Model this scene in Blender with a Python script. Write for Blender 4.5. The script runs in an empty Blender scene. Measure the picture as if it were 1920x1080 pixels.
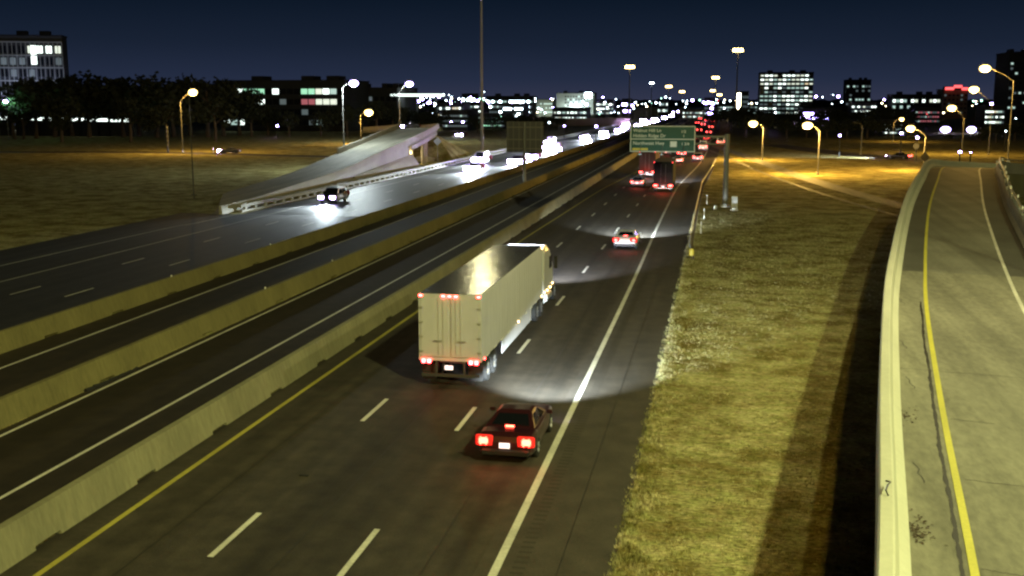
import bpy, bmesh, math, random
from mathutils import Vector, Matrix
C = bpy.data.collections.new('scene'); bpy.context.scene.collection.children.link(C)
S = bpy.context.scene
rnd = random.Random(7)
R = math.radians

# ------------------------------------------------------------ camera, sky, exposure
H = 11.5
cd = bpy.data.cameras.new('camera'); cam = bpy.data.objects.new('camera', cd); C.objects.link(cam)
cam.location = (0, 0, H); cam.rotation_euler = (R(90-9.82), 0, R(10.77))
cd.sensor_width = 36; cd.lens = 36*2021/1920; cd.clip_end = 12000; cd.clip_start = .2
S.camera = cam
W = bpy.data.worlds.new('World'); S.world = W; W.use_nodes = True
nt = W.node_tree; bg = nt.nodes['Background']
tc = nt.nodes.new('ShaderNodeTexCoord'); sx = nt.nodes.new('ShaderNodeSeparateXYZ'); cr = nt.nodes.new('ShaderNodeValToRGB')
nt.links.new(tc.outputs['Generated'], sx.inputs[0]); nt.links.new(sx.outputs['Z'], cr.inputs[0])
cr.color_ramp.elements[0].position = 0.0; cr.color_ramp.elements[0].color = (.040, .046, .088, 1)
cr.color_ramp.elements[1].position = 1.0; cr.color_ramp.elements[1].color = (.001, .0018, .004, 1)
for p, c in ((.02, (.022, .032, .068)), (.05, (.012, .020, .042)), (.095, (.004, .010, .022)), (.2, (.002, .004, .010))):
    e = cr.color_ramp.elements.new(p); e.color = (*c, 1)
nt.links.new(cr.outputs[0], bg.inputs[0]); bg.inputs[1].default_value = .8
S.view_settings.view_transform = 'Standard'; S.view_settings.look = 'None'; S.view_settings.exposure = 0; S.view_settings.gamma = 1
S.render.engine = 'CYCLES'
cy = S.cycles
cy.use_denoising = True; cy.max_bounces = 4; cy.diffuse_bounces = 2; cy.glossy_bounces = 2; cy.transmission_bounces = 2
cy.caustics_reflective = False; cy.caustics_refractive = False; cy.sample_clamp_indirect = 3; cy.use_light_tree = True
cy.pixel_filter_type = 'BLACKMAN_HARRIS'; cy.filter_width = 2.4

# ------------------------------------------------------------ pixel -> world (photo 1920x1080), used only to read real positions
P_, PS = R(9.82), R(10.77)
_r = Vector((math.cos(PS), math.sin(PS), 0)); _f = Vector((-math.sin(PS)*math.cos(P_), math.cos(PS)*math.cos(P_), -math.sin(P_)))
_u = _r.cross(_f)
def ray(x, y): return _f + _r*((x-960)/2021) + _u*((540-y)/2021)
def atY(x, y, Y):
    d = ray(x, y); t = Y/d.y; return Vector((d.x*t, Y, H+d.z*t))

# ------------------------------------------------------------ materials
M = {}
def mat(name, col, rough=.8, metal=0, emis=None, es=0, noise=None, bump=0, scale=8, spec=.5, coords='Object', stretch=(1,1,1), streak=0):
    m = bpy.data.materials.new(name); m.use_nodes = True; n = m.node_tree; b = n.nodes['Principled BSDF']
    b.inputs['Base Color'].default_value = (*col, 1); b.inputs['Roughness'].default_value = rough; b.inputs['Metallic'].default_value = metal
    b.inputs['Specular IOR Level'].default_value = spec
    if emis:
        b.inputs['Emission Color'].default_value = (*emis, 1); b.inputs['Emission Strength'].default_value = es
        m.cycles.emission_sampling = 'NONE'
    if noise or bump:
        t = n.nodes.new('ShaderNodeTexCoord'); mp = n.nodes.new('ShaderNodeMapping'); mp.inputs['Scale'].default_value = stretch
        n.links.new(t.outputs[coords], mp.inputs[0])
        no = n.nodes.new('ShaderNodeTexNoise'); no.inputs['Scale'].default_value = scale; no.inputs['Detail'].default_value = 8; no.inputs['Roughness'].default_value = .65
        n.links.new(mp.outputs[0], no.inputs['Vector'])
        if noise:
            r = n.nodes.new('ShaderNodeValToRGB'); r.color_ramp.elements[0].position = .3; r.color_ramp.elements[1].position = .7
            r.color_ramp.elements[0].color = (*[c*(1-noise) for c in col], 1); r.color_ramp.elements[1].color = (*[min(1, c*(1+noise)) for c in col], 1)
            no2 = n.nodes.new('ShaderNodeTexNoise'); no2.inputs['Scale'].default_value = scale*.06; no2.inputs['Detail'].default_value = 4
            n.links.new(mp.outputs[0], no2.inputs['Vector'])
            mx = n.nodes.new('ShaderNodeMath'); mx.operation = 'MULTIPLY_ADD'; mx.inputs[1].default_value = .5
            mu = n.nodes.new('ShaderNodeMath'); mu.operation = 'MULTIPLY'; mu.inputs[1].default_value = .5
            n.links.new(no2.outputs[0], mu.inputs[0]); n.links.new(no.outputs[0], mx.inputs[0]); n.links.new(mu.outputs[0], mx.inputs[2])
            n.links.new(mx.outputs[0], r.inputs[0]); n.links.new(r.outputs[0], b.inputs['Base Color'])
            if streak:      # wheel tracks and oil streaks running along the lanes
                m2 = n.nodes.new('ShaderNodeMapping'); m2.inputs['Scale'].default_value = (1, .012, 1); n.links.new(t.outputs[coords], m2.inputs[0])
                n3 = n.nodes.new('ShaderNodeTexNoise'); n3.inputs['Scale'].default_value = 1.1; n3.inputs['Detail'].default_value = 5; n.links.new(m2.outputs[0], n3.inputs['Vector'])
                rr_ = n.nodes.new('ShaderNodeMapRange'); rr_.inputs['From Min'].default_value = .35; rr_.inputs['From Max'].default_value = .65; rr_.inputs['To Min'].default_value = 1-streak; rr_.inputs['To Max'].default_value = 1+streak
                n.links.new(n3.outputs[0], rr_.inputs['Value'])
                ml = n.nodes.new('ShaderNodeVectorMath'); ml.operation = 'SCALE'; n.links.new(r.outputs[0], ml.inputs[0]); n.links.new(rr_.outputs[0], ml.inputs['Scale']); n.links.new(ml.outputs[0], b.inputs['Base Color'])
        if bump:
            bp = n.nodes.new('ShaderNodeBump'); bp.inputs['Strength'].default_value = bump; bp.inputs['Distance'].default_value = .03
            n.links.new(no.outputs[0], bp.inputs['Height']); n.links.new(bp.outputs[0], b.inputs['Normal'])
    M[name] = m; return m
mat('asphalt', (.040, .033, .024), .72, streak=.35, spec=.35, noise=.6, bump=.35, scale=22)
mat('asphalt_left', (.024, .024, .023), .48, streak=.35, noise=.5, spec=.4, bump=.2, scale=10)
mat('rumble', (.037, .030, .021), .8)
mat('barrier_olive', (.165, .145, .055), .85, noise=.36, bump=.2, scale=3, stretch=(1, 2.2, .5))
mat('asphalt_left_near', (.022, .020, .017), .72, streak=.35, noise=.5, bump=.25, scale=14, spec=.3)  # dull, rougher asphalt of the near left carriageway
mat('asphalt_dark', (.023, .017, .011), .75, streak=.3, noise=.55, bump=.3, scale=20, spec=.3)
mat('shoulder', (.050, .041, .030), .75, noise=.55, bump=.35, scale=18)
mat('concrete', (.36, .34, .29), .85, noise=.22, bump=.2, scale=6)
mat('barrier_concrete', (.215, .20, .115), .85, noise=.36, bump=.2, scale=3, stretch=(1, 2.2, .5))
mat('deck_concrete', (.20, .19, .145), .75, streak=.22, noise=.5, bump=.2, scale=5, stretch=(1, .35, 1))
mat('deck_grey', (.165, .16, .13), .7, streak=.22, noise=.4, bump=.15, scale=5)
mat('deck_dark', (.085, .082, .072), .75, noise=.35, bump=.15, scale=6)
mat('yellow_dark', (.40, .35, .06), .7, noise=.35, scale=6)  # darker yellow for the highway edge line
mat('parapet_white', (.62, .61, .50), .8, noise=.12, bump=.15, scale=5)
mat('seal', (.012, .011, .010), .6)
def grass_mat(name, cols, sc):
    m = bpy.data.materials.new(name); m.use_nodes = True; n = m.node_tree; b = n.nodes['Principled BSDF']; b.inputs['Roughness'].default_value = 1; b.inputs['Specular IOR Level'].default_value = .05
    t = n.nodes.new('ShaderNodeTexCoord'); out_ = []
    for sc_, st in sc:
        mp = n.nodes.new('ShaderNodeMapping'); mp.inputs['Scale'].default_value = st; n.links.new(t.outputs['Object'], mp.inputs[0])
        no = n.nodes.new('ShaderNodeTexNoise'); no.inputs['Scale'].default_value = sc_; no.inputs['Detail'].default_value = 6; no.inputs['Roughness'].default_value = .7; n.links.new(mp.outputs[0], no.inputs['Vector']); out_.append(no)
    r1 = n.nodes.new('ShaderNodeValToRGB'); r1.color_ramp.elements[0].position = .41; r1.color_ramp.elements[1].position = .59; r1.color_ramp.elements[0].color = (*cols[0], 1); r1.color_ramp.elements[1].color = (*cols[1], 1)
    n.links.new(out_[0].outputs[0], r1.inputs[0])
    r2 = n.nodes.new('ShaderNodeValToRGB'); r2.color_ramp.elements[0].position = .36; r2.color_ramp.elements[1].position = .62; r2.color_ramp.elements[0].color = (.30, .28, .26, 1); r2.color_ramp.elements[1].color = (1.3, 1.3, 1.25, 1)
    n.links.new(out_[1].outputs[0], r2.inputs[0])
    r3 = n.nodes.new('ShaderNodeValToRGB'); r3.color_ramp.elements[0].position = .4; r3.color_ramp.elements[1].position = .6; r3.color_ramp.elements[0].color = (.78, .86, .7, 1); r3.color_ramp.elements[1].color = (1.15, 1.08, 1.2, 1)
    n.links.new(out_[2].outputs[0], r3.inputs[0])
    x = None
    for r_ in (r1, r2, r3):
        if x is None: x = r_.outputs[0]; continue
        mx = n.nodes.new('ShaderNodeMix'); mx.data_type = 'RGBA'; mx.blend_type = 'MULTIPLY'; mx.inputs['Factor'].default_value = 1
        n.links.new(x, mx.inputs['A']); n.links.new(r_.outputs[0], mx.inputs['B']); x = mx.outputs['Result']
    n.links.new(x, b.inputs['Base Color'])
    bp = n.nodes.new('ShaderNodeBump'); bp.inputs['Strength'].default_value = .9; bp.inputs['Distance'].default_value = .08; n.links.new(out_[1].outputs[0], bp.inputs['Height']); n.links.new(bp.outputs[0], b.inputs['Normal'])
    M[name] = m
grass_mat('grass', ((.22, .175, .060), (.50, .46, .22)), ((.35, (1, 1, 1)), (7, (.6, 1.5, 1)), (1.6, (.7, 1.4, 1))))
grass_mat('blade', ((.27, .24, .09), (.60, .57, .34)), ((.9, (1, 1, 1)), (5, (1, 1, 1)), (1.6, (1, 1, 1))))
mat('white_paint', (.62, .60, .52), .6, noise=.35, scale=9)
mat('yellow_paint', (.60, .54, .07), .6, noise=.2, scale=9)
mat('steel', (.42, .43, .42), .45, .7)
mat('galv', (.20, .20, .19), .55, .4)
mat('dark_steel', (.06, .06, .06), .5, .3)
mat('black', (.008, .008, .009), .5)
mat('rubber', (.012, .012, .012), .8)
mat('rim', (.5, .5, .52), .3, .9)
mat('glass', (.006, .007, .009), .06, spec=.8)
mat('lampglass', (.3, .3, .3), .1)
mat('trailer_white', (.50, .50, .54), .55, noise=.16, scale=1.6, stretch=(1, 1, .4))
mat('trailer_roof', (.060, .052, .046), .15, .0, bump=.5, scale=.85, noise=.4)
mat('plate_glow', (.8, .8, .8), .5, emis=(1, .95, .95), es=1.2)  # plate glows by itself in place of a plate lamp shining on it
mat('white_plastic', (.85, .85, .83), .5)
mat('sign_back', (.09, .09, .105), .5, .5)
mat('sign_green', (.006, .085, .072), .5)
mat('sign_white', (.85, .88, .88), .5)
mat('sign_yellow', (.75, .62, .1), .5)
for n_, c_ in dict(redlit_dark=(.030, .007, .009), black=(.010, .008, .009), white=(.60, .60, .62), silver=(.35, .36, .38), grey=(.10, .10, .11), red=(.22, .012, .012), blue=(.02, .03, .10)).items():  # first paint is a dark car with red light mixed into its colour
    mat('paint_'+n_, c_, .28, .15, spec=.6)
mat('e_head', (.9, .9, .9), emis=(.52, .40, 1.0), es=220)
mat('e_head_near', (.9, .9, .9), emis=(.55, .42, 1.0), es=60)
mat('e_tail', (.5, .02, .02), emis=(1, .06, .05), es=18)
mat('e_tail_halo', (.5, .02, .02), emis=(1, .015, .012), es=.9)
mat('dull_red', (.09, .045, .045), .8)
mat('e_tail_dim', (.4, .02, .02), emis=(1, .06, .06), es=10)
mat('e_brake', (.5, .02, .02), emis=(1, .055, .03), es=24)
mat('e_marker', (.5, .02, .02), emis=(1, .05, .05), es=26)
mat('e_amber', (.6, .4, .1), emis=(1, .62, .25), es=14)
mat('e_sodium', (.9, .8, .5), emis=(1, .72, .22), es=8)
mat('e_sodium_far', (.9, .8, .5), emis=(1, .72, .26), es=14)
mat('e_white', (.9, .9, .9), emis=(.50, .40, 1), es=14)
mat('e_city', (.9, .9, .9), emis=(.72, .9, 1), es=28)
mat('e_city_violet', (.9, .9, .9), emis=(.46, .34, 1), es=60)
mat('e_city_warm', (.9, .9, .8), emis=(1, .85, .5), es=20)
mat('e_city_green', (.9, .9, .8), emis=(.45, 1, .7), es=12)
mat('e_city_red', (.6, .05, .05), emis=(1, .10, .10), es=2.5)
mat('w_white', (.9, .9, .9), emis=(.85, 1, .92), es=2.6)
mat('w_soft', (.7, .7, .7), emis=(.80, .88, .72), es=1.1)
mat('w_warm', (.7, .7, .7), emis=(1, .80, .50), es=.9)
mat('w_pale', (.7, .7, .7), emis=(.55, .80, .72), es=.8)
mat('w_dim', (.2, .2, .2), emis=(.25, .34, .36), es=.30)
mat('w_green', (.5, .8, .6), emis=(.42, .95, .62), es=.9)
mat('w_red', (.8, .3, .3), emis=(.8, .22, .28), es=.4)
mat('w_dark', (.012, .014, .018), .15)
mat('b_dark', (.020, .022, .024), .9)
mat('b_grey', (.06, .065, .07), .9, noise=.2, scale=.4)
mat('b_pale', (.42, .44, .40), .9)
mat('b_violet', (.12, .11, .16), .9)
mat('b_brown', (.22, .17, .12), .9)
mat('bark', (.07, .05, .035), .9)
mat('leaf', (.016, .022, .010), .9, noise=.5, scale=1.5)

# ------------------------------------------------------------ mesh helpers
class MB:
    def __init__(s): s.v = []; s.f = []; s.m = []; s.mats = []; s.smooth = False
    def mi(s, name):
        if name is None: return 0
        if name not in s.mats: s.mats.append(name)
        return s.mats.index(name)
    def add(s, vs, fs, m=None):
        o = len(s.v); s.v += [tuple(v) for v in vs]; k = s.mi(m)
        for f in fs: s.f.append(tuple(i+o for i in f)); s.m.append(k)
        return s
    def box(s, x0, x1, y0, y1, z0, z1, m=None):
        return s.add([(x0,y0,z0),(x1,y0,z0),(x1,y1,z0),(x0,y1,z0),(x0,y0,z1),(x1,y0,z1),(x1,y1,z1),(x0,y1,z1)],
            [(0,3,2,1),(4,5,6,7),(0,1,5,4),(1,2,6,5),(2,3,7,6),(3,0,4,7)], m)
    def cbox(s, cx, cy_, cz, w, d, h, m=None, ch=.0):
        if ch <= 0: return s.box(cx-w/2, cx+w/2, cy_-d/2, cy_+d/2, cz-h/2, cz+h/2, m)
        vs = []
        for z, k in ((cz-h/2, ch), (cz-h/2+ch, 0), (cz+h/2-ch, 0), (cz+h/2, ch)):
            a, b = w/2-k, d/2-k; c = ch if k == 0 else ch*.5
            vs += [(cx-a, cy_-b+c, z), (cx-a+c, cy_-b, z), (cx+a-c, cy_-b, z), (cx+a, cy_-b+c, z), (cx+a, cy_+b-c, z), (cx+a-c, cy_+b, z), (cx-a+c, cy_+b, z), (cx-a, cy_+b-c, z)]
        fs = [tuple(range(7, -1, -1)), tuple(range(24, 32))]
        for r in range(3):
            for i in range(8): fs.append((r*8+i, r*8+(i+1) % 8, r*8+8+(i+1) % 8, r*8+8+i))
        return s.add(vs, fs, m)
    def tube(s, pts, rs, n=8, m=None, caps=True):
        pts = [Vector(p) for p in pts]
        if not isinstance(rs, (list, tuple)): rs = [rs]*len(pts)
        vs = []; fs = []
        for i, p in enumerate(pts):
            d = (pts[min(i+1, len(pts)-1)]-pts[max(i-1, 0)]).normalized()
            a = d.orthogonal().normalized() if abs(d.z) < .95 else Vector((1, 0, 0)); a = (a-d*a.dot(d)).normalized(); b = d.cross(a)
            for k in range(n):
                t = 2*math.pi*k/n; vs.append(p+(a*math.cos(t)+b*math.sin(t))*rs[i])
        for i in range(len(pts)-1):
            for k in range(n): fs.append((i*n+k, i*n+(k+1) % n, (i+1)*n+(k+1) % n, (i+1)*n+k))
        if caps: fs.append(tuple(range(n-1, -1, -1))); fs.append(tuple((len(pts)-1)*n+k for k in range(n)))
        return s.add(vs, fs, m)
    def loft(s, rings, m=None, closed=True, caps=True):
        n = len(rings[0]); vs = [v for r in rings for v in r]; fs = []
        for i in range(len(rings)-1):
            for k in range(n if closed else n-1): fs.append((i*n+k, i*n+(k+1) % n, (i+1)*n+(k+1) % n, (i+1)*n+k))
        if caps and closed: fs.append(tuple(range(n-1, -1, -1))); fs.append(tuple((len(rings)-1)*n+k for k in range(n)))
        return s.add(vs, fs, m)
    def quad(s, a, b, c, d, m=None): return s.add([a, b, c, d], [(0, 1, 2, 3)], m)
    def mesh(s, name, material):
        me = bpy.data.meshes.new(name); me.from_pydata(s.v, [], s.f); 
        if material: me.materials.append(M[material])
        off = 1 if material else 0
        for x in s.mats: me.materials.append(M[x])
        if s.mats:
            for p, k in zip(me.polygons, s.m): p.material_index = k + (off if material and False else 0)
        bm = bmesh.new(); bm.from_mesh(me); bmesh.ops.recalc_face_normals(bm, faces=bm.faces); bm.to_mesh(me); bm.free()
        if s.smooth:
            for p in me.polygons: p.use_smooth = True
        return me
    def build(s, name, material=None, parent=None, loc=None):
        o = bpy.data.objects.new(name, s.mesh(name, material)); C.objects.link(o)
        if parent: o.parent = parent
        if loc: o.location = loc
        return o
def inst(name, me, parent=None, loc=(0, 0, 0), rot=None, scale=None):
    o = bpy.data.objects.new(name, me); C.objects.link(o)
    if parent: o.parent = parent
    o.location = loc
    if rot: o.rotation_euler = rot
    if scale: o.scale = scale
    return o
def tag(o, label=None, cat=None, group=None, kind=None):
    if label: o['label'] = label
    if cat: o['category'] = cat
    if group: o['group'] = group
    if kind: o['kind'] = kind
    return o
def thing(name, label, cat, loc=(0, 0, 0), rz=0, group=None):
    o = bpy.data.objects.new(name, None); C.objects.link(o); o.location = loc; o.rotation_euler = (0, 0, rz); o.empty_display_size = .3
    return tag(o, label, cat, group)
def light(kind, parent, loc, energy, col, radius=.3, rot=None, angle=None, blend=.6):
    ld = bpy.data.lights.new('light', kind); ld.energy = energy; ld.color = col; ld.shadow_soft_size = radius
    if angle: ld.spot_size = angle; ld.spot_blend = blend
    o = bpy.data.objects.new('light', ld); C.objects.link(o); o.parent = parent; o.location = loc
    if rot: o.rotation_euler = rot
    return o
def structure(o, label, cat): return tag(o, label, cat, kind='structure')
ORD = 'first second third fourth fifth sixth seventh eighth ninth tenth eleventh twelfth thirteenth fourteenth fifteenth sixteenth seventeenth eighteenth nineteenth twentieth'.split()
def ordn(i):
    if i >= 100: return 'two hundred and '*(i >= 200)+'hundred and '*(i < 200)+ordn(i % 100)
    if i < 20: return ORD[i]
    if i == 99: return 'hundredth'
    t = ['twenty', 'thirty', 'forty', 'fifty', 'sixty', 'seventy', 'eighty', 'ninety'][(i+1)//10-2]
    k = (i+1) % 10
    return (t[:-1]+'ieth') if k == 0 else t+'-'+ORD[k-1]

def catmull(pts, n=8):
    pts = [Vector(p) for p in pts]; q = [pts[0]*2-pts[1]]+pts+[pts[-1]*2-pts[-2]]; out = []
    for i in range(1, len(q)-2):
        for k in range(n):
            t = k/n; a, b, c, d = q[i-1:i+3]
            out.append(.5*((2*b)+(c-a)*t+(2*a-5*b+4*c-d)*t*t+(3*b-a-3*c+d)*t**3))
    out.append(pts[-1]); return out
def perp(path, i):
    d = path[min(i+1, len(path)-1)]-path[max(i-1, 0)]; d = Vector((d.x, d.y, 0)).normalized(); return Vector((d.y, -d.x, 0))   # to the right
def ribbon(path, o0, o1, dz, mb=None, m=None):
    mb = mb or MB(); vs = []; fs = []
    for i, p in enumerate(path):
        r = perp(path, i); vs += [p+r*o0+Vector((0, 0, dz)), p+r*o1+Vector((0, 0, dz))]
    for i in range(len(path)-1): fs.append((2*i, 2*i+1, 2*i+3, 2*i+2))
    return mb.add(vs, fs, m)
def sweep(path, prof, mb=None, m=None, zbase=None):
    """prof: closed list of (offset to the right, height over path)"""
    mb = mb or MB(); rings = []
    for i, p in enumerate(path):
        r = perp(path, i)
        rings.append([p+r*a+Vector((0, 0, b)) if zbase is None or b > -90 else Vector((p.x+r.x*a, p.y+r.y*a, zbase)) for a, b in prof])
    return mb.loft(rings, m)

# ------------------------------------------------------------ ground and roads
g = MB(); N = 40
def strip(x0, x1, y0, y1, z, m, label, name='road', cat='road', ny=1):
    mb = MB()
    for i in range(ny):
        a = y0+(y1-y0)*i/ny; b = y0+(y1-y0)*(i+1)/ny; mb.quad((x0, a, z), (x1, a, z), (x1, b, z), (x0, b, z))
    return structure(mb.build(name, m), label, cat)
g.quad((-5000, -300, 0), (5000, -300, 0), (5000, 9000, 0), (-5000, 9000, 0))
ground = structure(g.build('ground', 'grass'), 'dry yellow brown grass verge and fields around the highway', 'ground')
out = strip(-17.2, -5.6, -60, 3000, .012, 'asphalt', 'three dark asphalt lanes of outbound traffic with the white lorry')
sh = strip(-5.6, -2.2, -60, 3000, .012, 'shoulder', 'right-hand paved shoulder beside the grass verge', 'road_shoulder', 'shoulder')
hov = strip(-24.7, -17.6, -60, 3000, .012, 'asphalt_dark', 'narrow dark managed lane between the two nearer concrete barriers')
hov2 = strip(-32.3, -25.5, -60, 3000, .012, 'asphalt_dark', 'dark managed lane beside the farthest concrete barrier')
inb = strip(-55.0, -33.0, -60, 104, .012, 'asphalt_left_near', 'dark oncoming carriageway with glossy asphalt and headlight reflections')
inb2 = strip(-48.2, -33.0, 104, 3000, .012, 'asphalt_left', 'oncoming carriageway stretching away full of bright headlights')
def markline(x, y0, y1, m, parent, w=.15, y_step=None, dash=None):
    mb = MB()
    if dash:
        y = y0
        while y < y1:
            mb.quad((x-w/2, y, .02), (x+w/2, y, .02), (x+w/2, y+dash[0], .02), (x-w/2, y+dash[0], .02)); y += dash[1]
    else: mb.quad((x-w/2, y0, .02), (x+w/2, y0, .02), (x+w/2, y1, .02), (x-w/2, y1, .02))
    o = mb.build('lane_marking', m, parent); o['kind'] = 'structure'; return o
# right edge line follows the slight widening seen in the photograph
ep = catmull([(-5.14, -40, 0), (-5.14, 60, 0), (-5.35, 100, 0), (-5.35, 145, 0), (-4.7, 168, 0), (-3.7, 195, 0), (-2.9, 232, 0), (-2.5, 290, 0), (-2.5, 400, 0), (-2.5, 900, 0)], 6)
o = ribbon(ep, -.11, .11, .02).build('lane_marking', 'white_paint', out); o['kind'] = 'structure'
wid = catmull([(-2.3, 150, 0), (-1.6, 175, 0), (-.8, 210, 0), (.2, 270, 0), (.2, 500, 0), (0, 1200, 0)], 5)
o = ribbon(wid, -4, 0, .016).build('road_shoulder', 'shoulder'); structure(o, 'widened shoulder where an exit lane leaves the highway', 'shoulder')
yp = catmull([(-16.1, -40, 0), (-16.1, 70, 0), (-15.6, 111, 0), (-15.0, 143, 0), (-14.2, 160, 0), (-13.4, 183, 0), (-13.0, 230, 0), (-13.0, 800, 0)], 6)
o = ribbon(yp, -.09, .09, .02).build('lane_marking', 'yellow_dark', out); o['kind'] = 'structure'
markline(-8.8, 11.5, 900, 'white_paint', out, .17, dash=(3.05, 12.1))
markline(-12.45, 12.0, 900, 'white_paint', out, .17, dash=(3.05, 12.1))
markline(-20.4, -40, 900, 'white_paint', hov, .14)
markline(-24.25, -40, 900, 'white_paint', hov, .14)
markline(-30.5, -40, 900, 'white_paint', hov2, .14)
markline(-38.05, 32, 700, 'white_paint', inb2, .14, dash=(3.05, 12.6))
markline(-41.7, 32, 700, 'white_paint', inb2, .14, dash=(3.05, 12.6))
markline(-45.3, -40, 700, 'white_paint', inb2, .13)
lp = catmull([(-49.7, -40, 0), (-49.7, 80, 0), (-49.0, 95, 0), (-48.4, 110, 0)], 5)
o = ribbon(lp, -.065, .065, .02).build('lane_marking', 'white_paint', inb); o['kind'] = 'structure'
# rumble strips milled into both shoulders
for x0, x1, ya, yb in ((-4.75, -4.40, 22, 90), (-16.75, -16.40, 22, 75)):
    mb = MB(); y = ya
    while y < yb: mb.quad((x0, y, .017), (x1, y, .017), (x1, y+.12, .017), (x0, y+.12, .017)); y += .32
    o = mb.build('rumble_strip', 'rumble', out); o['kind'] = 'structure'
# pavement joint lines between the paving passes
for x in (-14.3, -10.6, -6.9, -3.6):
    mb = MB(); mb.quad((x, -20, .016), (x+.025, -20, .016), (x+.025, 160, .016), (x, 160, .016))
    o = mb.build('joint_line', 'seal', out); o['kind'] = 'structure'

# concrete barriers with drain slots along their foot
def barrier(xr, h, y0, y1, label, slot0, sp, w0=.36, w1=.12, m='barrier_olive'):
    """xr = centre; slots are openings 0.10 m high on the side facing the camera"""
    ys = []; y = y0
    full = [(xr+w0, 0), (xr+w0-.03, .08), (xr+w1, h), (xr-w1, h), (xr-w0+.03, .08), (xr-w0, 0)]
    slot = [(xr+w0-.28, .0), (xr+w0-.03, .12), (xr+w1, h), (xr-w1, h), (xr-w0+.03, .08), (xr-w0, 0)]
    rings = [[(a, y0, b) for a, b in full]]; y = slot0
    while y < min(y1, 260):
        rings += [[(a, y, b) for a, b in full], [(a, y+.02, b) for a, b in slot], [(a, y+1.1, b) for a, b in slot], [(a, y+1.12, b) for a, b in full]]
        y += sp
    rings.append([(a, y1, b) for a, b in full])
    o = MB().loft(rings).build('concrete_barrier', m)
    return tag(o, label, 'barrier', 'long concrete barriers between the carriageways')
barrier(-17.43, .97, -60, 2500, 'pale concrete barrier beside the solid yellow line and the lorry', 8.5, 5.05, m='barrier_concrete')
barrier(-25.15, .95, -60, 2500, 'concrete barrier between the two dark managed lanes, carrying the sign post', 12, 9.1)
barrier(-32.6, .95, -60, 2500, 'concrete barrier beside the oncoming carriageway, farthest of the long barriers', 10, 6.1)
tn = MB()
for k in range(7): tn.tube([(-24.65+.02*k, 38.0+k*.55, .05+.02*(k % 2)), (-24.6+.02*(k % 3), 38.55+k*.55, .05)], [.10-.01*k, .07], 5)
tag(tn.build('tyre_shred', 'rubber'), 'black strip of shredded tyre lying at the foot of the middle barrier', 'debris')
tag(MB().cbox(-12.35, 30.3, .03, .30, .12, .03, ch=.01).build('road_debris', 'rubber'), 'small dark scrap lying on the lane left of the dashed line', 'debris')
# reflectors on the barrier tops
for i, (x, y, t) in enumerate(((-25.2, 57, 'near the left edge of the view'), (-25.2, 68, 'beyond the first one'), (-32.6, 75, 'on the farthest barrier'), (-32.6, 60, 'on the farthest barrier near the picture edge'))):
    o = MB().cbox(x, y, 1.0, .06, .1, .1, ch=.01).build('reflector', 'white_plastic'); tag(o, 'tiny pale reflector on a barrier top '+t, 'reflector', 'reflectors on the barriers')

# ------------------------------------------------------------ left ramp (bridge)
LR = catmull([(-50.3, 103, .05), (-50.5, 111, .12), (-51.0, 122, .45), (-51.7, 145, 1.4), (-52.0, 160, 2.7), (-52.2, 178, 4.25), (-53.6, 198, 5.6), (-56, 212, 6.0), (-60, 228, 5.9), (-68, 246, 5.2), (-80, 262, 4.4)], 6)
lr = thing('overpass_ramp', 'grey concrete ramp climbing to a bridge beyond the oncoming carriageway', 'ramp', (-52, 100, 0))
def part(mb, name, m, parent, label=None, kind=None):
    o = mb.build(name, m); o.parent = parent; o.matrix_parent_inverse = Matrix.Translation(-Vector(parent.location))
    if label: o['label'] = label
    if kind: o['kind'] = kind
    return o
deck = MB()
vs = []; fs = []
for i, p in enumerate(LR):
    r = perp(LR, i); w = min(8.2, max(1.2, .6+(p.y-103)*.38)); vs += [p, p-r*w, p-r*w-Vector((0, 0, .55)), p-Vector((0, 0, .55))]
for i in range(len(LR)-1):
    for k in range(4): fs.append((4*i+k, 4*i+(k+1) % 4, 4*i+4+(k+1) % 4, 4*i+4+k))
deck.add(vs, fs); part(deck, 'deck', 'deck_concrete', lr)
par = [(-.16, 0), (.30, 0), (.30, -.5), (.36, -.5), (.36, .1), (.32, .88), (.06, .88)]
part(sweep(LR, [(0, -.02), (.42, -.02), (.30, .88), (.08, .88)]), 'parapet', 'concrete', lr)
LL = [p-perp(LR, i)*8.0 for i, p in enumerate(LR)]
LLp = [p for p in LL if p.y > 164]
part(sweep(LLp, [(-.1, -.3), (.25, -.3), (.2, .85), (0, .85)]), 'parapet', 'concrete', lr)
wall = [p for p in LR if p.y < 179.5]
part(sweep(wall, [(.10, -.04), (.36, -.04), (.36, -99), (.10, -99)], zbase=0), 'retaining_wall', 'concrete', lr)
abut = MB()
e = wall[-1]; abut.box(e.x-8, e.x+.28, e.y+.02, e.y+.8, 0, e.z-.6)
part(abut, 'abutment', 'concrete', lr)
gird = [p for p in LR if 178 < p.y < 216]
part(sweep(gird, [(.05, -.56), (.2, -.56), (.2, -1.35), (.05, -1.35)]), 'girder', 'concrete', lr)
part(sweep(gird, [(-7.7, -.56), (-7.5, -.56), (-7.5, -1.35), (-7.7, -1.35)]), 'girder', 'concrete', lr)
for yy in (196, 199.5):
    for dx in (-.8, -3.6, -6.6):
        p = min(LR, key=lambda q: abs(q.y-yy)); part(MB().tube([(p.x+dx, yy, 0), (p.x+dx, yy, p.z-1.3)], .45, 12), 'pier', 'concrete', lr)
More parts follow.
